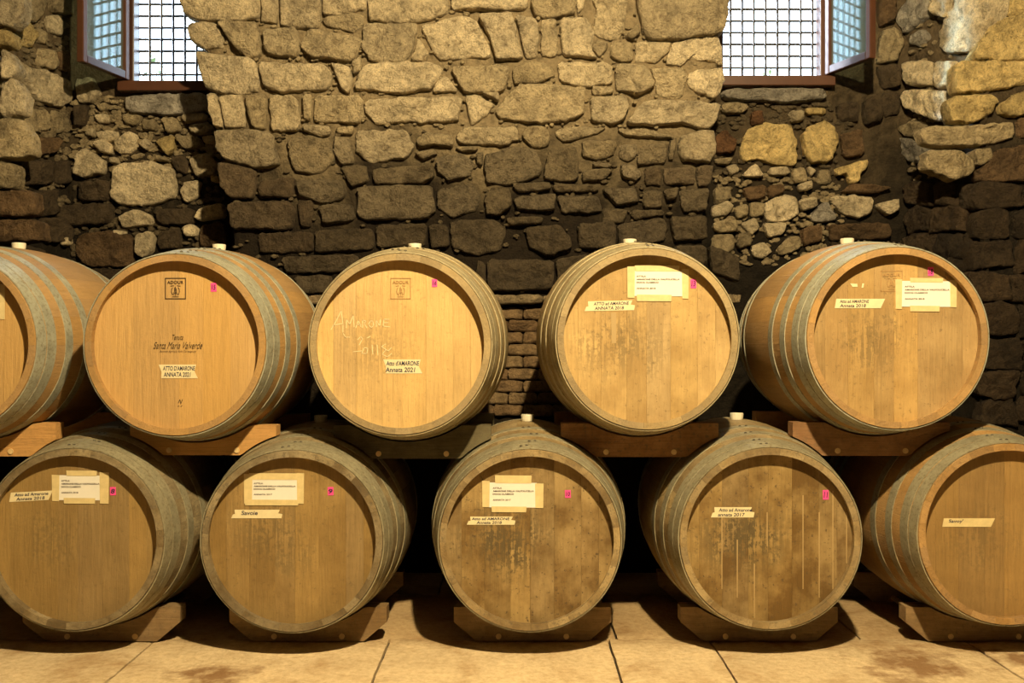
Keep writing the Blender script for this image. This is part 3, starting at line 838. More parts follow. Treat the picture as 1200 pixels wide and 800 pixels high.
# ------------------------------------------------------------------ windows
def window(name, W, hinge_left, sill_px, sash_angle, sash_w):
    x0, x1, z0, z1 = W
    e = empty(name, ((x0 + x1) / 2, YN, z0), kind='structure')
    o = Vector(((x0 + x1) / 2, YN, z0))
    def part(nm, b, mat, bv=0.004, par=None):
        return bev_box(nm, b[0] - o.x, b[1] - o.x, b[2] - o.y, b[3] - o.y, b[4] - o.z, b[5] - o.z, bv, mat, par or e)
    fy0, fy1 = YN - 0.035, YN + 0.035
    part('window_sill', (x0 - 0.035, x1 + 0.03, YN - 0.065, fy1, z0 - 0.022, z0 + 0.026), M_FRAME)
    wpost = 0.034
    part('frame_post', (x0, x0 + wpost, fy0, fy1, z0 + 0.026, z1), M_FRAMED if hinge_left else M_FRAME)
    part('frame_post', (x1 - wpost, x1, fy0, fy1, z0 + 0.026, z1), M_FRAME)
    part('frame_head', (x0 + wpost, x1 - wpost, fy0, fy1, z1 - 0.04, z1), M_FRAME)
    # open leaf, local x runs from hinge to free edge
    hx = (x0 + 0.004) if hinge_left else (x1 - 0.004)
    sash = empty('sash', (hx - o.x, fy0 - 0.012 - o.y, 0.03), parent=e)
    sash.rotation_euler = (0, 0, sash_angle)
    H = z1 - z0 - 0.06; w = sash_w; t = 0.017; m = 0.030
    bev_box('stile', 0, m, -t, t, 0, H, 0.004, M_FRAME, sash)
    bev_box('stile', w - m, w, -t, t, 0, H, 0.004, M_FRAME, sash)
    bev_box('bottom_rail', m, w - m, -t, t, 0, m + 0.008, 0.004, M_FRAMED, sash)
    bev_box('top_rail', m, w - m, -t, t, H - m, H, 0.004, M_FRAME, sash)
    boxes('glass_pane', [(m - 0.006, w - m + 0.006, -0.003, 0.003, m, H - m + 0.006)], M_GLASS, sash)
    return e

window('window_1', LW, True, None, math.atan2(-0.32, -0.085), 0.33)
window('window_2', RW, False, None, math.atan2(-0.285, 0.112), 0.31)

def grille(W, label, xs0, zs0, par_y):
    x0, x1, z0, z1 = W
    e = empty('window_grille', ((x0 + x1) / 2, par_y, z0), label, 'grille')
    o = Vector(((x0 + x1) / 2, par_y, z0))
    def rod(a, b, r):
        d = (b - a); L = d.length; q = d.to_track_quat('Z', 'Y')
        V = []; F = []; ns = 6
        for k in range(7):
            for i in range(ns):
                an = i * 2 * PI / ns
                p = Vector((math.cos(an) * r, math.sin(an) * r, L * k / 6))
                V.append(a + q @ p - o)
        for k in range(6):
            for i in range(ns):
                F.append((k * ns + i, k * ns + (i + 1) % ns, (k + 1) * ns + (i + 1) % ns, (k + 1) * ns + i))
        F.append(tuple(range(ns - 1, -1, -1))); F.append(tuple(6 * ns + i for i in range(ns)))
        mesh_obj('bar', V, F, M_IRON, e, smooth=True)
    x = xs0
    while x > x0: x -= 0.0575
    x += 0.0575
    while x < x1:
        rod(Vector((x, par_y, z0 - 0.01)), Vector((x, par_y, z1 + 0.01)), 0.0062); x += 0.0575
    z = zs0
    while z > z0: z -= 0.0575
    z += 0.0575
    while z < z1:
        rod(Vector((x0 - 0.01, par_y + 0.007, z)), Vector((x1 + 0.01, par_y + 0.007, z)), 0.0062); z += 0.0575
grille(LW, 'iron grille of thin crossed bars in the window beside the green-tinted open casement', px_at(177, 0, 4.84).x, px_at(0, 88, 4.84).z, 4.826)
grille(RW, 'iron grille of thin crossed bars in the window beside the pale blue open casement', px_at(869, 0, 4.84).x, px_at(0, 80, 4.84).z, 4.826)

# plants outside
def shrub(loc, h, n, label, seed):
    r = random.Random(seed)
    e = empty('leafy_shrub', loc, label, 'shrub')
    V, F = [], []; SV, SF = [], []
    for s in range(n):
        a = r.uniform(0, 6.28); sp = r.uniform(0.02, 0.16) * h / 0.6
        top = Vector((math.cos(a) * sp, math.sin(a) * sp * .6, h * r.uniform(0.6, 1)))
        b = len(SV)
        for p, w in ((Vector((0, 0, 0)), 0.004), (top, 0.0015)):
            for q in range(4): SV.append(p + Vector((math.cos(q * PI / 2) * w, math.sin(q * PI / 2) * w, 0)))
        for q in range(4): SF.append((b + q, b + (q + 1) % 4, b + 4 + (q + 1) % 4, b + 4 + q))
        for k in range(9):
            p = top * r.uniform(0.3, 1)
            d = Vector((r.uniform(-1, 1), r.uniform(-1, 1), r.uniform(-.2, 1))).normalized(); L = r.uniform(0.03, 0.06)
            sd = d.cross(Vector((r.random(), r.random(), r.random()))).normalized() * L * 0.28
            b = len(V)
            V += [p, p + d * L * .5 + sd, p + d * L, p + d * L * .5 - sd]; F.append((b, b + 1, b + 2, b + 3))
    mesh_obj('stems', SV, SF, M_STEM, e)
    lf = mesh_obj('foliage', V, F, M_LEAF, e); tag(lf, kind='stuff')
p = px_at(905, 92, 5.3); shrub((p.x, 5.3, 2.16), 0.30, 9, 'small leafy shrub outside the window with the pale blue casement', 4)
p = px_at(168, 60, 6.0); shrub((p.x, 6.1, 2.1), 0.9, 14, 'tall green shrub outside the window with the green-tinted casement', 6)
og = boxes('ground_outside', [(-8, 8, YO + 0.02, 14, 1.95, 2.15)], plain('outside_gravel', (0.42, 0.44, 0.34), 0.95, 0, 0.25, 4)); tag(og, kind='structure')

# ------------------------------------------------------------------ barrels
RB, RH, HL = 0.345, 0.2925, 0.475      # bilge radius, end radius, half length
TH, REC = 0.027, 0.036
def rad(t): return RB - (RB - RH) * (abs(t) / HL) ** 1.9

def make_stave(width):
    V, F = [], []
    nl, na = 18, 4
    g0 = 0.0004
    secs = []
    for i in range(nl + 1):
        t = -HL + 2 * HL * i / nl
        R = rad(t); r2 = R - TH
        if i in (0, nl):                    # worn bevel of the chime
            R -= 0.003; r2 = R - TH + 0.006
        row = []
        for k in range(na + 1):
            a = (k / na - 0.5) * width
            edge = k in (0, na)
            rr = R - (0.0004 if edge else 0)
            aa = a * (1 - g0 / (R * width))
            row.append((math.sin(aa) * rr, t, math.cos(aa) * rr))
        for k in range(na, -1, -1):
            a = (k / na - 0.5) * width
            aa = a * (1 - g0 / (R * width))
            row.append((math.sin(aa) * r2, t, math.cos(aa) * r2))
        secs.append(row); V += row
    m = 2 * (na + 1)
    for i in range(nl):
        for k in range(m):
            F.append((i * m + k, (i + 1) * m + k, (i + 1) * m + (k + 1) % m, i * m + (k + 1) % m))
    F.append(tuple(range(m))); F.append(tuple(nl * m + k for k in range(m - 1, -1, -1)))
    F2, SMO = [], []
    remap = {}
    for fi, f in enumerate(F):
        if fi < nl * m and (fi % m) < na:
            nf = []
            for q in f:
                if q not in remap:
                    remap[q] = len(V); V.append(V[q])
                nf.append(remap[q])
            F2.append(tuple(nf)); SMO.append(True)
        else:
            F2.append(f); SMO.append(False)
    me = bpy.data.meshes.new('stave')
    me.from_pydata(V, [], F2); me.update()
    sm = SMO
    me.polygons.foreach_set('use_smooth', sm)
    me.materials.append(M_STAVE)
    return me
WID = [1.0, 0.78, 1.2, 0.9, 1.12]
NST = 25
UNIT = 2 * PI / (5.0 * NST / 5)
STV = [make_stave(w * UNIT) for w in WID]

def make_hoop(t0, t1):
    V, F = [], []
    n = 72
    for prof in ([(t0, 0.0024), ((t0 + t1) / 2, 0.0024), (t1, 0.0024)], [(t0, -0.001), (t0, 0.0024)], [(t1, 0.0024), (t1, -0.001)]):
        m = len(prof); base = len(V)
        for i in range(n):
            a = 2 * PI * i / n
            for t, d in prof:
                r = rad(t) + d
                V.append((math.sin(a) * r, t, math.cos(a) * r))
        for i in range(n):
            for k in range(m - 1):
                j = (i + 1) % n
                F.append((base + i * m + k, base + i * m + k + 1, base + j * m + k + 1, base + j * m + k))
    me = bpy.data.meshes.new('hoop')
    me.from_pydata(V, [], F); me.update()
    me.polygons.foreach_set('use_smooth', [True] * len(me.polygons))
    me.materials.append(M_HOOP)
    return me
HP = [(0.004, 0.048), (0.054, 0.098), (0.150, 0.190), (0.258, 0.296)]
HOOPS = [(make_hoop(-HL + a, -HL + b), -HL + (a + b) / 2) for a, b in HP] + [(make_hoop(HL - b, HL - a), HL - (a + b) / 2) for a, b in HP]

def make_rivet():
    V, F = [], []
    n = 8
    for r, z in ((0.0052, 0), (0.0042, 0.0022), (0.0018, 0.0034)):
        for i in range(n):
            a = 2 * PI * i / n
            V.append((math.cos(a) * r, math.sin(a) * r, z))
    for k in range(2):
        for i in range(n): F.append((k * n + i, k * n + (i + 1) % n, (k + 1) * n + (i + 1) % n, (k + 1) * n + i))
    F.append(tuple(2 * n + i for i in range(n)))
    me = bpy.data.meshes.new('rivet'); me.from_pydata(V, [], F); me.update(); me.materials.append(M_RIVET)
    return me
RIVET = make_rivet()

def make_boards():
    RHD = RH - TH + 0.0092
    ws = [0.8, 1.1, 1.25, 0.95, 1.15, 1.3, 0.85, 0.75]
    tot = sum(ws); out = []
    x = -RHD
    for w in ws:
        x1 = x + 2 * RHD * w / tot
        a, b = x + 0.00012, x1 - 0.00012
        top = []
        k = 7
        for i in range(k + 1):
            xx = a + (b - a) * i / k
            top.append((xx, math.sqrt(max(0.0004, RHD * RHD - xx * xx))))
        ol = [(p[0], -p[1]) for p in top] + [(p[0], p[1]) for p in reversed(top)]
        n = len(ol)
        ins = 0.0006
        mx = (a + b) / 2; hw = (b - a) / 2
        V = [(p[0], 0.020, p[1]) for p in ol] + [(p[0], 0.0005, p[1]) for p in ol] + [(mx + (p[0] - mx) * (1 - ins / hw), 0.0, p[1] * 0.996) for p in ol]
        F = []
        for r in range(2):
            for i in range(n):
                F.append((r * n + i, r * n + (i + 1) % n, (r + 1) * n + (i + 1) % n, (r + 1) * n + i))
        kk = k + 1
        for i in range(k):      # front face as quads from lower to upper edge
            lo0, lo1 = 2 * n + i, 2 * n + i + 1
            hi0, hi1 = 2 * n + n - 1 - i, 2 * n + n - 2 - i
            F.append((lo0, lo1, hi1, hi0))
        me = bpy.data.meshes.new('head_board'); me.from_pydata(V, [], F); me.update(); me.materials.append(M_HEAD)
        out.append(me)
        x = x1
    return out
BOARDS = make_boards()
def make_disc():
    n = 48; R = RH - TH + 0.003
    V = [(math.cos(2 * PI * i / n) * R, y, math.sin(2 * PI * i / n) * R) for y in (0, 0.02) for i in range(n)]
    F = [tuple(range(n)), tuple(range(2 * n - 1, n - 1, -1))] + [(i, i + n, (i + 1) % n + n, (i + 1) % n) for i in range(n)]
    me = bpy.data.meshes.new('rear_head'); me.from_pydata(V, [], F); me.update(); me.materials.append(M_HEAD)
    return me
DISC = make_disc()
def make_bung():
    n = 16; V, F = [], []
    prof = [(0.019, -0.012), (0.0235, 0.006), (0.0245, 0.020), (0.0235, 0.023), (0.008, 0.0235)]
    for r, z in prof:
        for i in range(n): V.append((math.cos(2 * PI * i / n) * r, math.sin(2 * PI * i / n) * r, z))
    for k in range(len(prof) - 1):
        for i in range(n): F.append((k * n + i, k * n + (i + 1) % n, (k + 1) * n + (i + 1) % n, (k + 1) * n + i))
    F.append(tuple((len(prof) - 1) * n + i for i in range(n)))
    me = bpy.data.meshes.new('bung'); me.from_pydata(V, [], F); me.update(); me.materials.append(M_BUNG)
    return me
BUNG = make_bung()

YF = 3.15
GB = 'oak wine barrels stacked in two rows'
class Barrel: pass
def barrel(px, py, label, head_col, stave_col, hoop_col, dirt_h, dirt_s, seed, dy=0.0):
    r = random.Random(seed)
    B = Barrel()
    s = YF / FPX
    B.x = (px - 600) * s; B.z = CAMZ - (py - 400) * s; B.yf = YF + dy
    B.e = empty('wine_barrel', (B.x, B.yf + HL, B.z - RB), label, 'barrel', GB)
    C = (0, 0, RB)
    a = r.uniform(0, 6.28)
    for i in range(NST):
        w = WID[i % 5] * UNIT
        f = r.uniform(0.88, 1.09)
        link('stave', STV[i % 5], None, B.e, C, (0, a + w / 2, 0), tuple(v * f for v in stave_col) + (1 - dirt_s,))
        a += w
    for me, f in zip(BOARDS, [r.uniform(0.90, 1.08) for _ in BOARDS]):
        link('head_board', me, None, B.e, (0, -HL + REC, RB), (0, 0, 0), tuple(v * f for v in head_col) + (1 - dirt_h,))
    link('rear_head', DISC, None, B.e, (0, HL - REC - 0.02, RB), (0, 0, 0), tuple(head_col) + (1 - dirt_h,))
    for k, (me, tm) in enumerate(HOOPS):
        h = link('hoop', me, None, B.e, C, (0, 0, 0), hoop_col)
        if k < 4:
            a0 = r.uniform(-0.10, 0.16)
            for q in (-0.030, 0.030):
                an = a0 + q
                rr = rad(tm) + 0.0028
                rv = link('rivet', RIVET, None, h, (math.sin(an) * rr, tm + r.uniform(-.006, .006), math.cos(an) * rr), (0, an, 0))
    link('bung', BUNG, None, B.e, (0, 0, RB + RB), (0, 0, 0))
    return B

def hp(B, px, py):
    """pixel -> local x, z on the barrel's head, seen through the lens"""
    Y = B.yf + REC
    p = px_at(px, py, Y)
    return p.x - B.x, p.z - B.z
LIFT = [0.0]
def flat(B, name, poly, mat, lift=0.0008, parent=None, thick=0.0006, raw=False):
    P = poly if raw else [hp(B, x, y) for x, y in poly]
    n = len(P)
    A = sum(P[i][0] * P[(i + 1) % n][1] - P[(i + 1) % n][0] * P[i][1] for i in range(n))
    if A < 0: P = P[::-1]
    cx = sum(p[0] for p in P) / n; cz = sum(p[1] for p in P) / n
    V = [(x - cx, 0, z - cz) for x, z in P] + [(x - cx, thick, z - cz) for x, z in P]
    F = [tuple(range(n)), tuple(range(2 * n - 1, n - 1, -1))] + [(i, n + i, n + (i + 1) % n, (i + 1) % n) for i in range(n)]
    loc = Vector((cx, -HL + REC - lift - thick, RB + cz))
    o = mesh_obj(name, V, F, mat, B.e if parent is None else parent, loc)
    o['lz'] = 0
    if parent is not None: o.location = loc - parent.location
    return o

def text_mesh(body, shear=0.0, bold=0.0):
    cu = bpy.data.curves.new('txt', 'FONT')
    cu.body = body; cu.size = 1.0; cu.shear = shear; cu.offset = bold
    cu.resolution_u = 3
    to = bpy.data.objects.new('txt', cu)
    COL.objects.link(to)
    dg = bpy.context.evaluated_depsgraph_get()
    me = bpy.data.meshes.new_from_object(to.evaluated_get(dg))
    bpy.data.objects.remove(to, do_unlink=True)
    return me
def text(B, name, body, x0, y0, x1, y1, mat, parent=None, shear=0.0, bold=0.0, lift=0.002, tilt=0.0):
    me = text_mesh(body, shear, bold)
    xs = [v.co.x for v in me.vertices]; ys = [v.co.y for v in me.vertices]
    a0, b0 = min(xs), max(xs); c0, d0 = min(ys), max(ys)
    (lx0, lz1), (lx1, lz0) = hp(B, x0, y0), hp(B, x1, y1)
    cx, cz = (lx0 + lx1) / 2, (lz0 + lz1) / 2
    for v in me.vertices:
        u = ((v.co.x - a0) / (b0 - a0) - 0.5) * (lx1 - lx0)
        w = ((v.co.y - c0) / (d0 - c0) - 0.5) * (lz1 - lz0)
        v.co = (u, 0.0, w + u * tilt)
    me.name = name
    me.materials.clear(); me.materials.append(mat)
    loc = Vector((cx, -HL + REC - lift, RB + cz))
    o = link(name, me, None, B.e if parent is None else parent, loc)
    if parent is not None: o.location = loc - parent.location
    return o
def strokes(B, name, lines, width, mat, lift=0.0012, parent=None):
    V, F = [], []
    for ln in lines:
        P = [hp(B, x, y) for x, y in ln]
        for (a, b) in zip(P, P[1:]):
            d = Vector((b[0] - a[0], b[1] - a[1])); L = d.length or 1e-6
            n = Vector((-d.y, d.x)) / L * width / 2; e = d / L * width * 0.3
            k = len(V)
            V += [(a[0] - e.x + n.x, 0, a[1] - e.y + n.y), (a[0] - e.x - n.x, 0, a[1] - e.y - n.y), (b[0] + e.x - n.x, 0, b[1] + e.y - n.y), (b[0] + e.x + n.x, 0, b[1] + e.y + n.y)]
            F.append((k, k + 1, k + 2, k + 3))
    loc = Vector((0, -HL + REC - lift, RB))
    o = mesh_obj(name, V, F, mat, B.e if parent is None else parent, loc)
    if parent is not None: o.location = loc - parent.location
    return o
def R4(x0, y0, x1, y1): return [(x0, y0), (x1, y0), (x1, y1), (x0, y1)]

def stamp(B, x0, y0, x1, y1, mat):
    w = 0.0032 if mat is M_STAMP else 0.0026
    o = strokes(B, 'brand_stamp', [[(x0, y0), (x1, y0), (x1, y1), (x0, y1), (x0, y0)]], w, mat)
    W, H = x1 - x0, y1 - y0
    text(B, 'stamp_word', 'ADOUR', x0 + W * .09, y0 + H * .12, x1 - W * .09, y0 + H * .27, mat, o, bold=0.02)
    cx = x0 + W * .5
    f = lambda u, v: (x0 + W * u, y0 + H * v)
    strokes(B, 'stamp_emblem', [[f(.36, .46), f(.31, .54), f(.30, .66), f(.34, .78), f(.44, .80)], [f(.64, .46), f(.69, .54), f(.70, .66), f(.66, .78), f(.56, .80)],
            [f(.50, .42), f(.50, .84)], [f(.46, .46), f(.46, .60), f(.43, .70)], [f(.54, .70), f(.55, .58), f(.54, .50)], [f(.40, .72), f(.60, .72)], [f(.26, .38), f(.42, .36)], [f(.58, .36), f(.74, .38)], [f(.36, .90), f(.64, .90)]], 0.0022, mat, parent=o)
def sticker(B, x0, y0, x1, y1, num):
    o = flat(B, 'number_sticker', [(x0, y0), (x1 - .3, y0 - .2), (x1, y1), (x0 + .3, y1 + .2)], M_PINK)
    m = 0.15 * (x1 - x0)
    text(B, 'sticker_number', num, x0 + m, y0 + 2.0, x1 - m, y1 - 2.0, M_INK, o, shear=0.15, bold=0.025)
def note(B, x0, y0, x1, y1, lines, mat=M_TAPEW, tilt=0.0, shape=0):
    h = y1 - y0
    t = tilt * (x1 - x0)
    if shape == 0:
        P = [(x0, y0 + t * .0), (x1 - 2, y0 - t), (x1 - 4, y0 + h * .5 - t), (x1, y1 - t), (x0 + 3, y1), (x0 + 3.5, y0 + h * .55)]
    elif shape == 1:
        P = [(x0 + 4, y0), (x1 - 3, y0 - t), (x1 - 5, y0 + h * .42 - t), (x1, y0 + h * .5 - t), (x1 - 1, y1 - t), (x0, y1), (x0 + 2, y0 + h * .55), (x0 + 4.5, y0 + h * .5)]
    else:
        P = [(x0 + 2, y0), (x1, y0 - t), (x1 - 5, y1 - t), (x0, y1)]
    o = flat(B, 'tape_strip', P, mat)
    n = len(lines)
    for i, (s, fx0, fx1) in enumerate(lines):
        a = y0 + h * (0.10 + i * 0.46) if n > 1 else y0 + h * .12
        b = a + (h * 0.34 if n > 1 else h * .5)
        text(B, 'handwriting', s, x0 + (x1 - x0) * fx0, a - t * .5, x0 + (x1 - x0) * fx1, b - t * .5, M_INK, o, shear=0.12, bold=0.018, tilt=tilt)
def paper(B, x0, y0, x1, y1, tapes, year):
    o = flat(B, 'paper_label', [(x0, y0), (x1, y0 + .6), (x1, y1), (x0, y1 - .4)], M_PAPER, 0.0010)
    W, H = x1 - x0, y1 - y0
    for s, u0, u1, v in (('ATTILA', .08, .27, .19), ('AMARONE DELLA VALPOLICELLA', .08, .94, .31), ('DOCG CLASSICO', .08, .52, .43), ('ANNATA ' + year, .08, .46, .66)):
        text(B, 'printed_line', s, x0 + W * u0, y0 + H * v, x0 + W * u1, y0 + H * (v + .065), M_PRINT, o, bold=0.03, lift=0.0024)
    for k, (a, b, c, d) in enumerate(tapes):
        flat(B, 'label_tape', [(a, b), (c, b + .4), (c - .5, d), (a + .4, d - .3)], M_TAPE, 0.0017 + k * 0.00012)

NEW = (0.52, 0.322, 0.115); OAK = (0.57, 0.39, 0.162); OLD = (0.30, 0.20, 0.077); OLDG = (0.32, 0.222, 0.092)
STN = (0.38, 0.235, 0.095); STG = (0.35, 0.265, 0.135); STB = (0.28, 0.225, 0.13)
HG = (0.41, 0.41, 0.315); HW = (0.43, 0.37, 0.225); HB = (0.34, 0.31, 0.205)

b0 = barrel(-65, 402, 'clean orange oak barrel on top beside the one with black script lettering', NEW, STN, HG, 0.05, 0.15, 1)
b1 = barrel(205, 404, 'orange oak barrel with black script lettering and square stamp on its head', NEW, STN, HG, 0.05, 0.2, 2)
b2 = barrel(469, 403, 'pale oak barrel with white chalk writing scrawled across its head', OAK, STG, HW, 0.25, 0.3, 3)
b3 = barrel(759, 397, 'upper pale oak barrel with white label above a tape strip and no square stamp', (0.49, 0.34, 0.145), STG, HW, 0.5, 0.3, 4)
b4 = barrel(1052, 396, 'upper oak barrel whose white paper label overlaps a faded square stamp', (0.42, 0.28, 0.115), STN, HG, 0.45, 0.2, 5)
b5 = barrel(85, 632, 'dusty lower oak barrel with a tape strip left of its white paper label', OLD, STB, HB, 0.3, 0.9, 6)
b6 = barrel(342, 634, 'dusty lower oak barrel with a one-word tape strip under its white paper label', OLD, STB, HB, 0.45, 0.9, 7)
b7 = barrel(621, 633, 'lower oak barrel with dark mould below a two-line tape strip and white paper label', OLDG, STG, HB, 1.0, 0.8, 8)
b8 = barrel(903, 631, 'streaked lower oak barrel with a pink number and tape strip but no paper label', OLDG, STG, HB, 1.0, 0.7, 9)
b9 = barrel(1183, 626, 'brown lower oak barrel bearing only one yellow tape strip with one word', (0.30, 0.19, 0.072), STN, HB, 0.3, 0.5, 10)

# writing and labels
flat(b0, 'paper_label', R4(-34, 336, 2, 372), M_PAPER)
flat(b0, 'label_tape', R4(0, 333, 6, 374), M_TAPE, 0.0018)
stamp(b1, 194, 326, 217.5, 350, M_STAMP)
sticker(b1, 247, 331.5, 254, 341.5, '15')
text(b1, 'script_lettering', 'Tenuta', 202, 392, 215, 398, M_STAMP, shear=0.45)
text(b1, 'script_lettering', 'Santa Maria Valverde', 180, 400.5, 237.5, 408.5, M_STAMP, shear=0.5)
text(b1, 'script_lettering', 'Azienda Agricola Vale Campagnola', 187, 410.3, 230, 413.2, M_STAMP, shear=0.45)
note(b1, 186, 427, 232, 443, [('ATTO D\'AMARONE', .11, .93), ('ANNATA 2021', .13, .82)])
strokes(b1, 'small_stamp', [[(209, 472), (211, 468), (212, 473), (214, 468)], [(208.5, 476), (210, 475.5)], [(212, 476.5), (213.5, 475)]], 0.0022, M_STAMP)
stamp(b2, 458, 326, 481, 350, M_STAMPF)
sticker(b2, 506, 327, 512.5, 336, '16')
note(b2, 449, 421, 495, 437.5, [('Atto d\'AMARONE', .08, .92), ('Annata 2021', .06, .82)])
def L(*pts): return list(pts)
strokes(b2, 'chalk_writing', [L((388, 386), (394, 376), (400, 364)), L((400, 364), (402, 380), (402, 390), (405, 395), (410, 395)), L((390, 381), (401, 379)),
    L((406, 384), (406, 374), (410, 380), (414, 369), (415, 383)), L((417, 384), (420, 375), (423, 383)), L((418, 380), (423, 380)), L((425, 384), (425, 375), (429, 376), (427, 379), (430, 384)),
    L((434, 376), (432, 380), (435, 384), (438, 381), (437, 376), (434, 376)), L((441, 383), (441, 375), (445, 382), (446, 374)), L((456, 374), (450, 374), (449, 382), (457, 383)), L((450, 378), (455, 378)),
    ], 0.0026, M_CHALK)
strokes(b2, 'chalk_writing', [L((419, 398), (423, 394), (425, 397), (421, 404)), L((430, 396), (434, 394)), L((414, 412), (424, 411)), L((427, 407), (424, 414), (430, 414), (431, 408), (427, 407)), L((436, 404), (437, 415)), L((442, 404), (443, 416)), L((452, 403), (447, 406), (455, 411), (459, 407)), L((452, 410), (448, 415), (454, 418), (459, 414))], 0.0026, M_CHALK)
paper(b3, 741, 317, 800, 347, [(735, 312, 744, 349), (799, 315, 807, 350), (744, 311, 796, 318), (746, 345, 787, 353)], '2018')
sticker(b3, 809, 327, 816, 337.5, '13')
note(b3, 685, 353, 744, 364.5, [('ATTO ad AMARONE', .18, .88), ('ANNATA 2018', .2, .78)], shape=1, tilt=0.02)
flat(b3, 'pale_streak', [(716, 366), (722, 366), (722, 402), (717, 402)], plain('bare_oak', (0.37, 0.262, 0.118), 0.6), 0.0002, thick=0.0003)
stamp(b4, 1032, 317.5, 1057, 341, M_STAMPF)
sticker(b4, 1087, 313, 1094, 323, '18')
paper(b4, 1055, 329, 1116, 359.5, [(1049, 327, 1057, 362), (1113, 328, 1121, 360), (1066, 325.5, 1105, 331), (1066, 358, 1101, 365)], '2018')
note(b4, 978, 350, 1037, 361, [('Atto ad AMARONE', .1, .68), ('Annata 2018', .1, .62)], shape=2)
flat(b4, 'tape_scrap', [(996, 332), (1004.5, 332.5), (1005, 336), (999, 336)], M_TAPEW)
flat(b4, 'tape_scrap', [(1010.5, 332), (1012.5, 332), (1011.5, 337), (1009.5, 337)], M_TAPEW)
paper(b5, 68, 556.5, 120, 586, [(61, 556, 70, 587), (117, 553, 128, 590), (78, 551, 114, 557.5), (75, 583, 112, 590)], '2018')
sticker(b5, 129, 570.5, 136, 580, '8')
note(b5, 11, 577, 62, 588, [('Atto ad Amarone', .12, .9), ('Annata 2018', .16, .82)], shape=2, tilt=0.05)
paper(b6, 293, 560, 350, 587.5, [(286, 555, 296, 590), (348, 554, 356.5, 590), (292, 554, 352, 562), (287, 585, 350, 592)], '2017')
sticker(b6, 384, 570.5, 391, 580, '9')
note(b6, 271, 597, 331, 607, [('Savoie', .2, .52)], shape=1)
paper(b7, 573, 565, 629, 594.5, [(565, 563, 574, 594), (627, 566, 637, 595), (580, 556.5, 623, 566), (576, 593, 617, 600)], '2017')
sticker(b7, 662, 574, 669, 583, '10')
note(b7, 547, 605, 604, 614.5, [('Atto ad AMARONE', .1, .88), ('Annata 2018', .2, .72)], shape=1)
note(b8, 833, 594, 884, 606, [('Atto ad Amarone', .18, .94), ('annata 2017', .16, .78)], shape=1)
sticker(b8, 964, 574, 971, 585, '11')
note(b9, 1104, 607, 1166, 617, [('Savoy\'', .12, .40)], mat=M_TAPE, shape=2)
for (xx, ya, yb) in ((846, 600, 690), (864, 632, 700), (884, 660, 724), (899, 600, 640), (941, 580, 690), (976, 575, 690), (960, 600, 700), (992, 600, 660)):
    flat(b8, 'pale_streak', [(xx - .7, ya), (xx + .7, ya), (xx + .5, yb), (xx - .5, yb)], bpy.data.materials['bare_oak'], 0.0002, thick=0.0003)

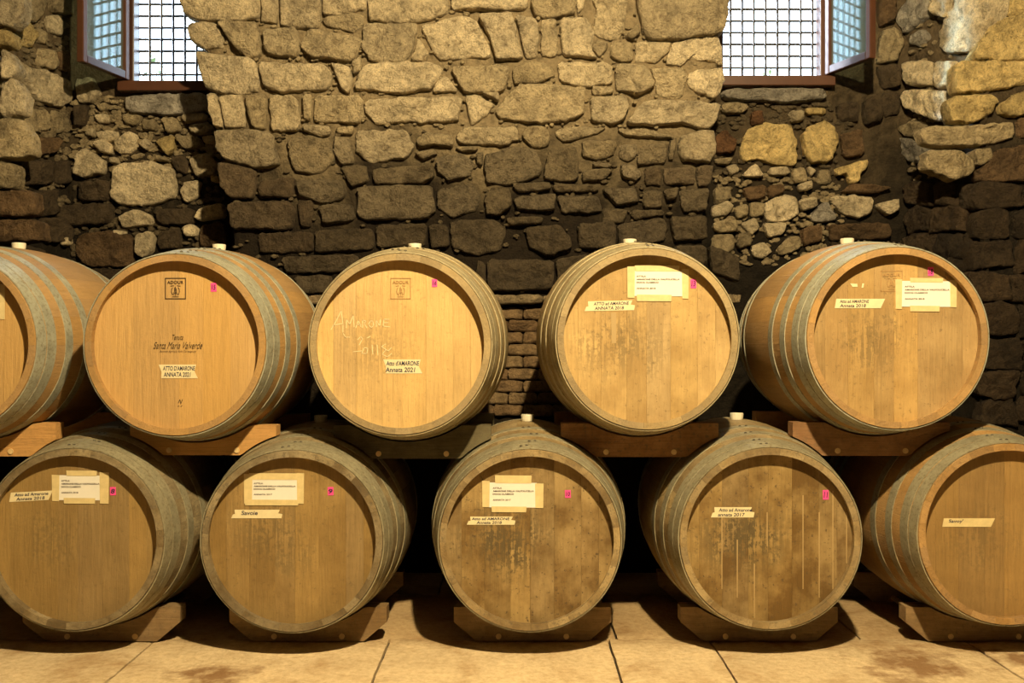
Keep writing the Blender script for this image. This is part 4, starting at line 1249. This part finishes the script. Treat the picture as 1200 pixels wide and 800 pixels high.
# ------------------------------------------------------------------ cradles under the barrels
GC = 'wooden barrel cradles'
def cradle(B, zb, zt, lows, label, cols, x_off=0.0, half=0.267):
    e = empty('barrel_cradle', (B.x + x_off, B.yf + HL, zb), label, 'cradle', GC)
    ya, yb = 0.192, 0.252
    Rm = rad(-HL + yb) + 0.0005
    def prof(zb):
        n = 48; top, bot = [], []
        for i in range(n + 1):
            x = -half + 2 * half * i / n
            X = B.x + x_off + x
            zt_ = zt; zb_ = zb
            dx = X - B.x
            if abs(dx) < Rm:
                zt_ = min(zt, B.z - math.sqrt(Rm * Rm - dx * dx))
            for Lb in lows:
                d2 = X - Lb.x
                if abs(d2) < Rm: zb_ = max(zb_, Lb.z + math.sqrt(Rm * Rm - d2 * d2))
            if not lows:     # sawn-off lower corners
                zb_ = max(zb_, zb + (abs(x) - 0.19) * 0.85)
            zb_ = min(zb_, zt_ - 0.006)
            top.append((x, zt_ - zb)); bot.append((x, zb_ - zb))
        return top, bot
    top, bot = prof(zb)
    n = len(top)
    for k, (y0, y1) in enumerate(((-HL + ya, -HL + yb), (HL - yb, HL - ya))):
        V, F = [], []
        for y in (y0, y1):
            V += [(x, y, z) for x, z in bot] + [(x, y, z) for x, z in top]
        S = 2 * n
        for i in range(n - 1):
            F.append((i, i + 1, n + i + 1, n + i))
            F.append((S + i + 1, S + i, S + n + i, S + n + i + 1))
            F.append((n + i, n + i + 1, S + n + i + 1, S + n + i))
            F.append((i + 1, i, S + i, S + i + 1))
        F.append((0, n, S + n, S)); F.append((n - 1, S + n - 1, S + 2 * n - 1, 2 * n - 1))
        mesh_obj('block', V, F, M_BLOCK, e, color=cols)
    for sx in (-0.115, 0.115):
        x = sx; z = 0.017
        V, F = [], []; m = 12
        for y in (-HL + ya - 0.004, HL - ya + 0.004):
            V += [(x + math.cos(2 * PI * i / m) * 0.0095, y, z + math.sin(2 * PI * i / m) * 0.0095) for i in range(m)]
        F = [tuple(range(m)), tuple(range(2 * m - 1, m - 1, -1))] + [(i, m + i, m + (i + 1) % m, (i + 1) % m) for i in range(m)]
        mesh_obj('dowel', V, F, M_ROD, e)
WO = (0.50, 0.28, 0.10); WD = (0.20, 0.12, 0.055); WM = (0.13, 0.11, 0.06)
def low(*bs): return list(bs)
cradle(b0, 0.630, 0.742, low(b5), 'orange wooden cradle under the plain orange barrel, its end over the dusty barrel below', WO + (0.8,))
cradle(b1, 0.634, 0.735, low(b5, b6), 'clean orange wooden cradle under the barrel with script lettering', WO + (0.8,), 0.03, 0.248)
cradle(b2, 0.622, 0.735, low(b6, b7), 'dark mouldy wooden cradle with pale dowel ends under the chalk-marked barrel', WM + (0.2,), 0.02)
cradle(b3, 0.628, 0.742, low(b7, b8), 'brown stained wooden cradle with pale dowels between mould-marked and streaked barrels', (0.36, 0.19, 0.075, 0.1))
cradle(b4, 0.632, 0.745, low(b8, b9), 'brown wooden cradle under the upper barrel with stamp and paper label', (0.34, 0.18, 0.075, 0.4), -0.014)
LC = (0.27, 0.18, 0.085)
for b, lb in ((b5, 'low floor cradle under the barrel with tape left of its paper label'), (b6, 'low floor cradle under the barrel with one-word tape below its label'),
              (b7, 'low floor cradle under the mould-marked barrel'), (b8, 'low floor cradle under the streaked barrel without paper label'), (b9, 'low floor cradle under the brown barrel with yellow tape')):
    cradle(b, 0.002, 0.118, [], lb, LC + (0.4,), 0.012)
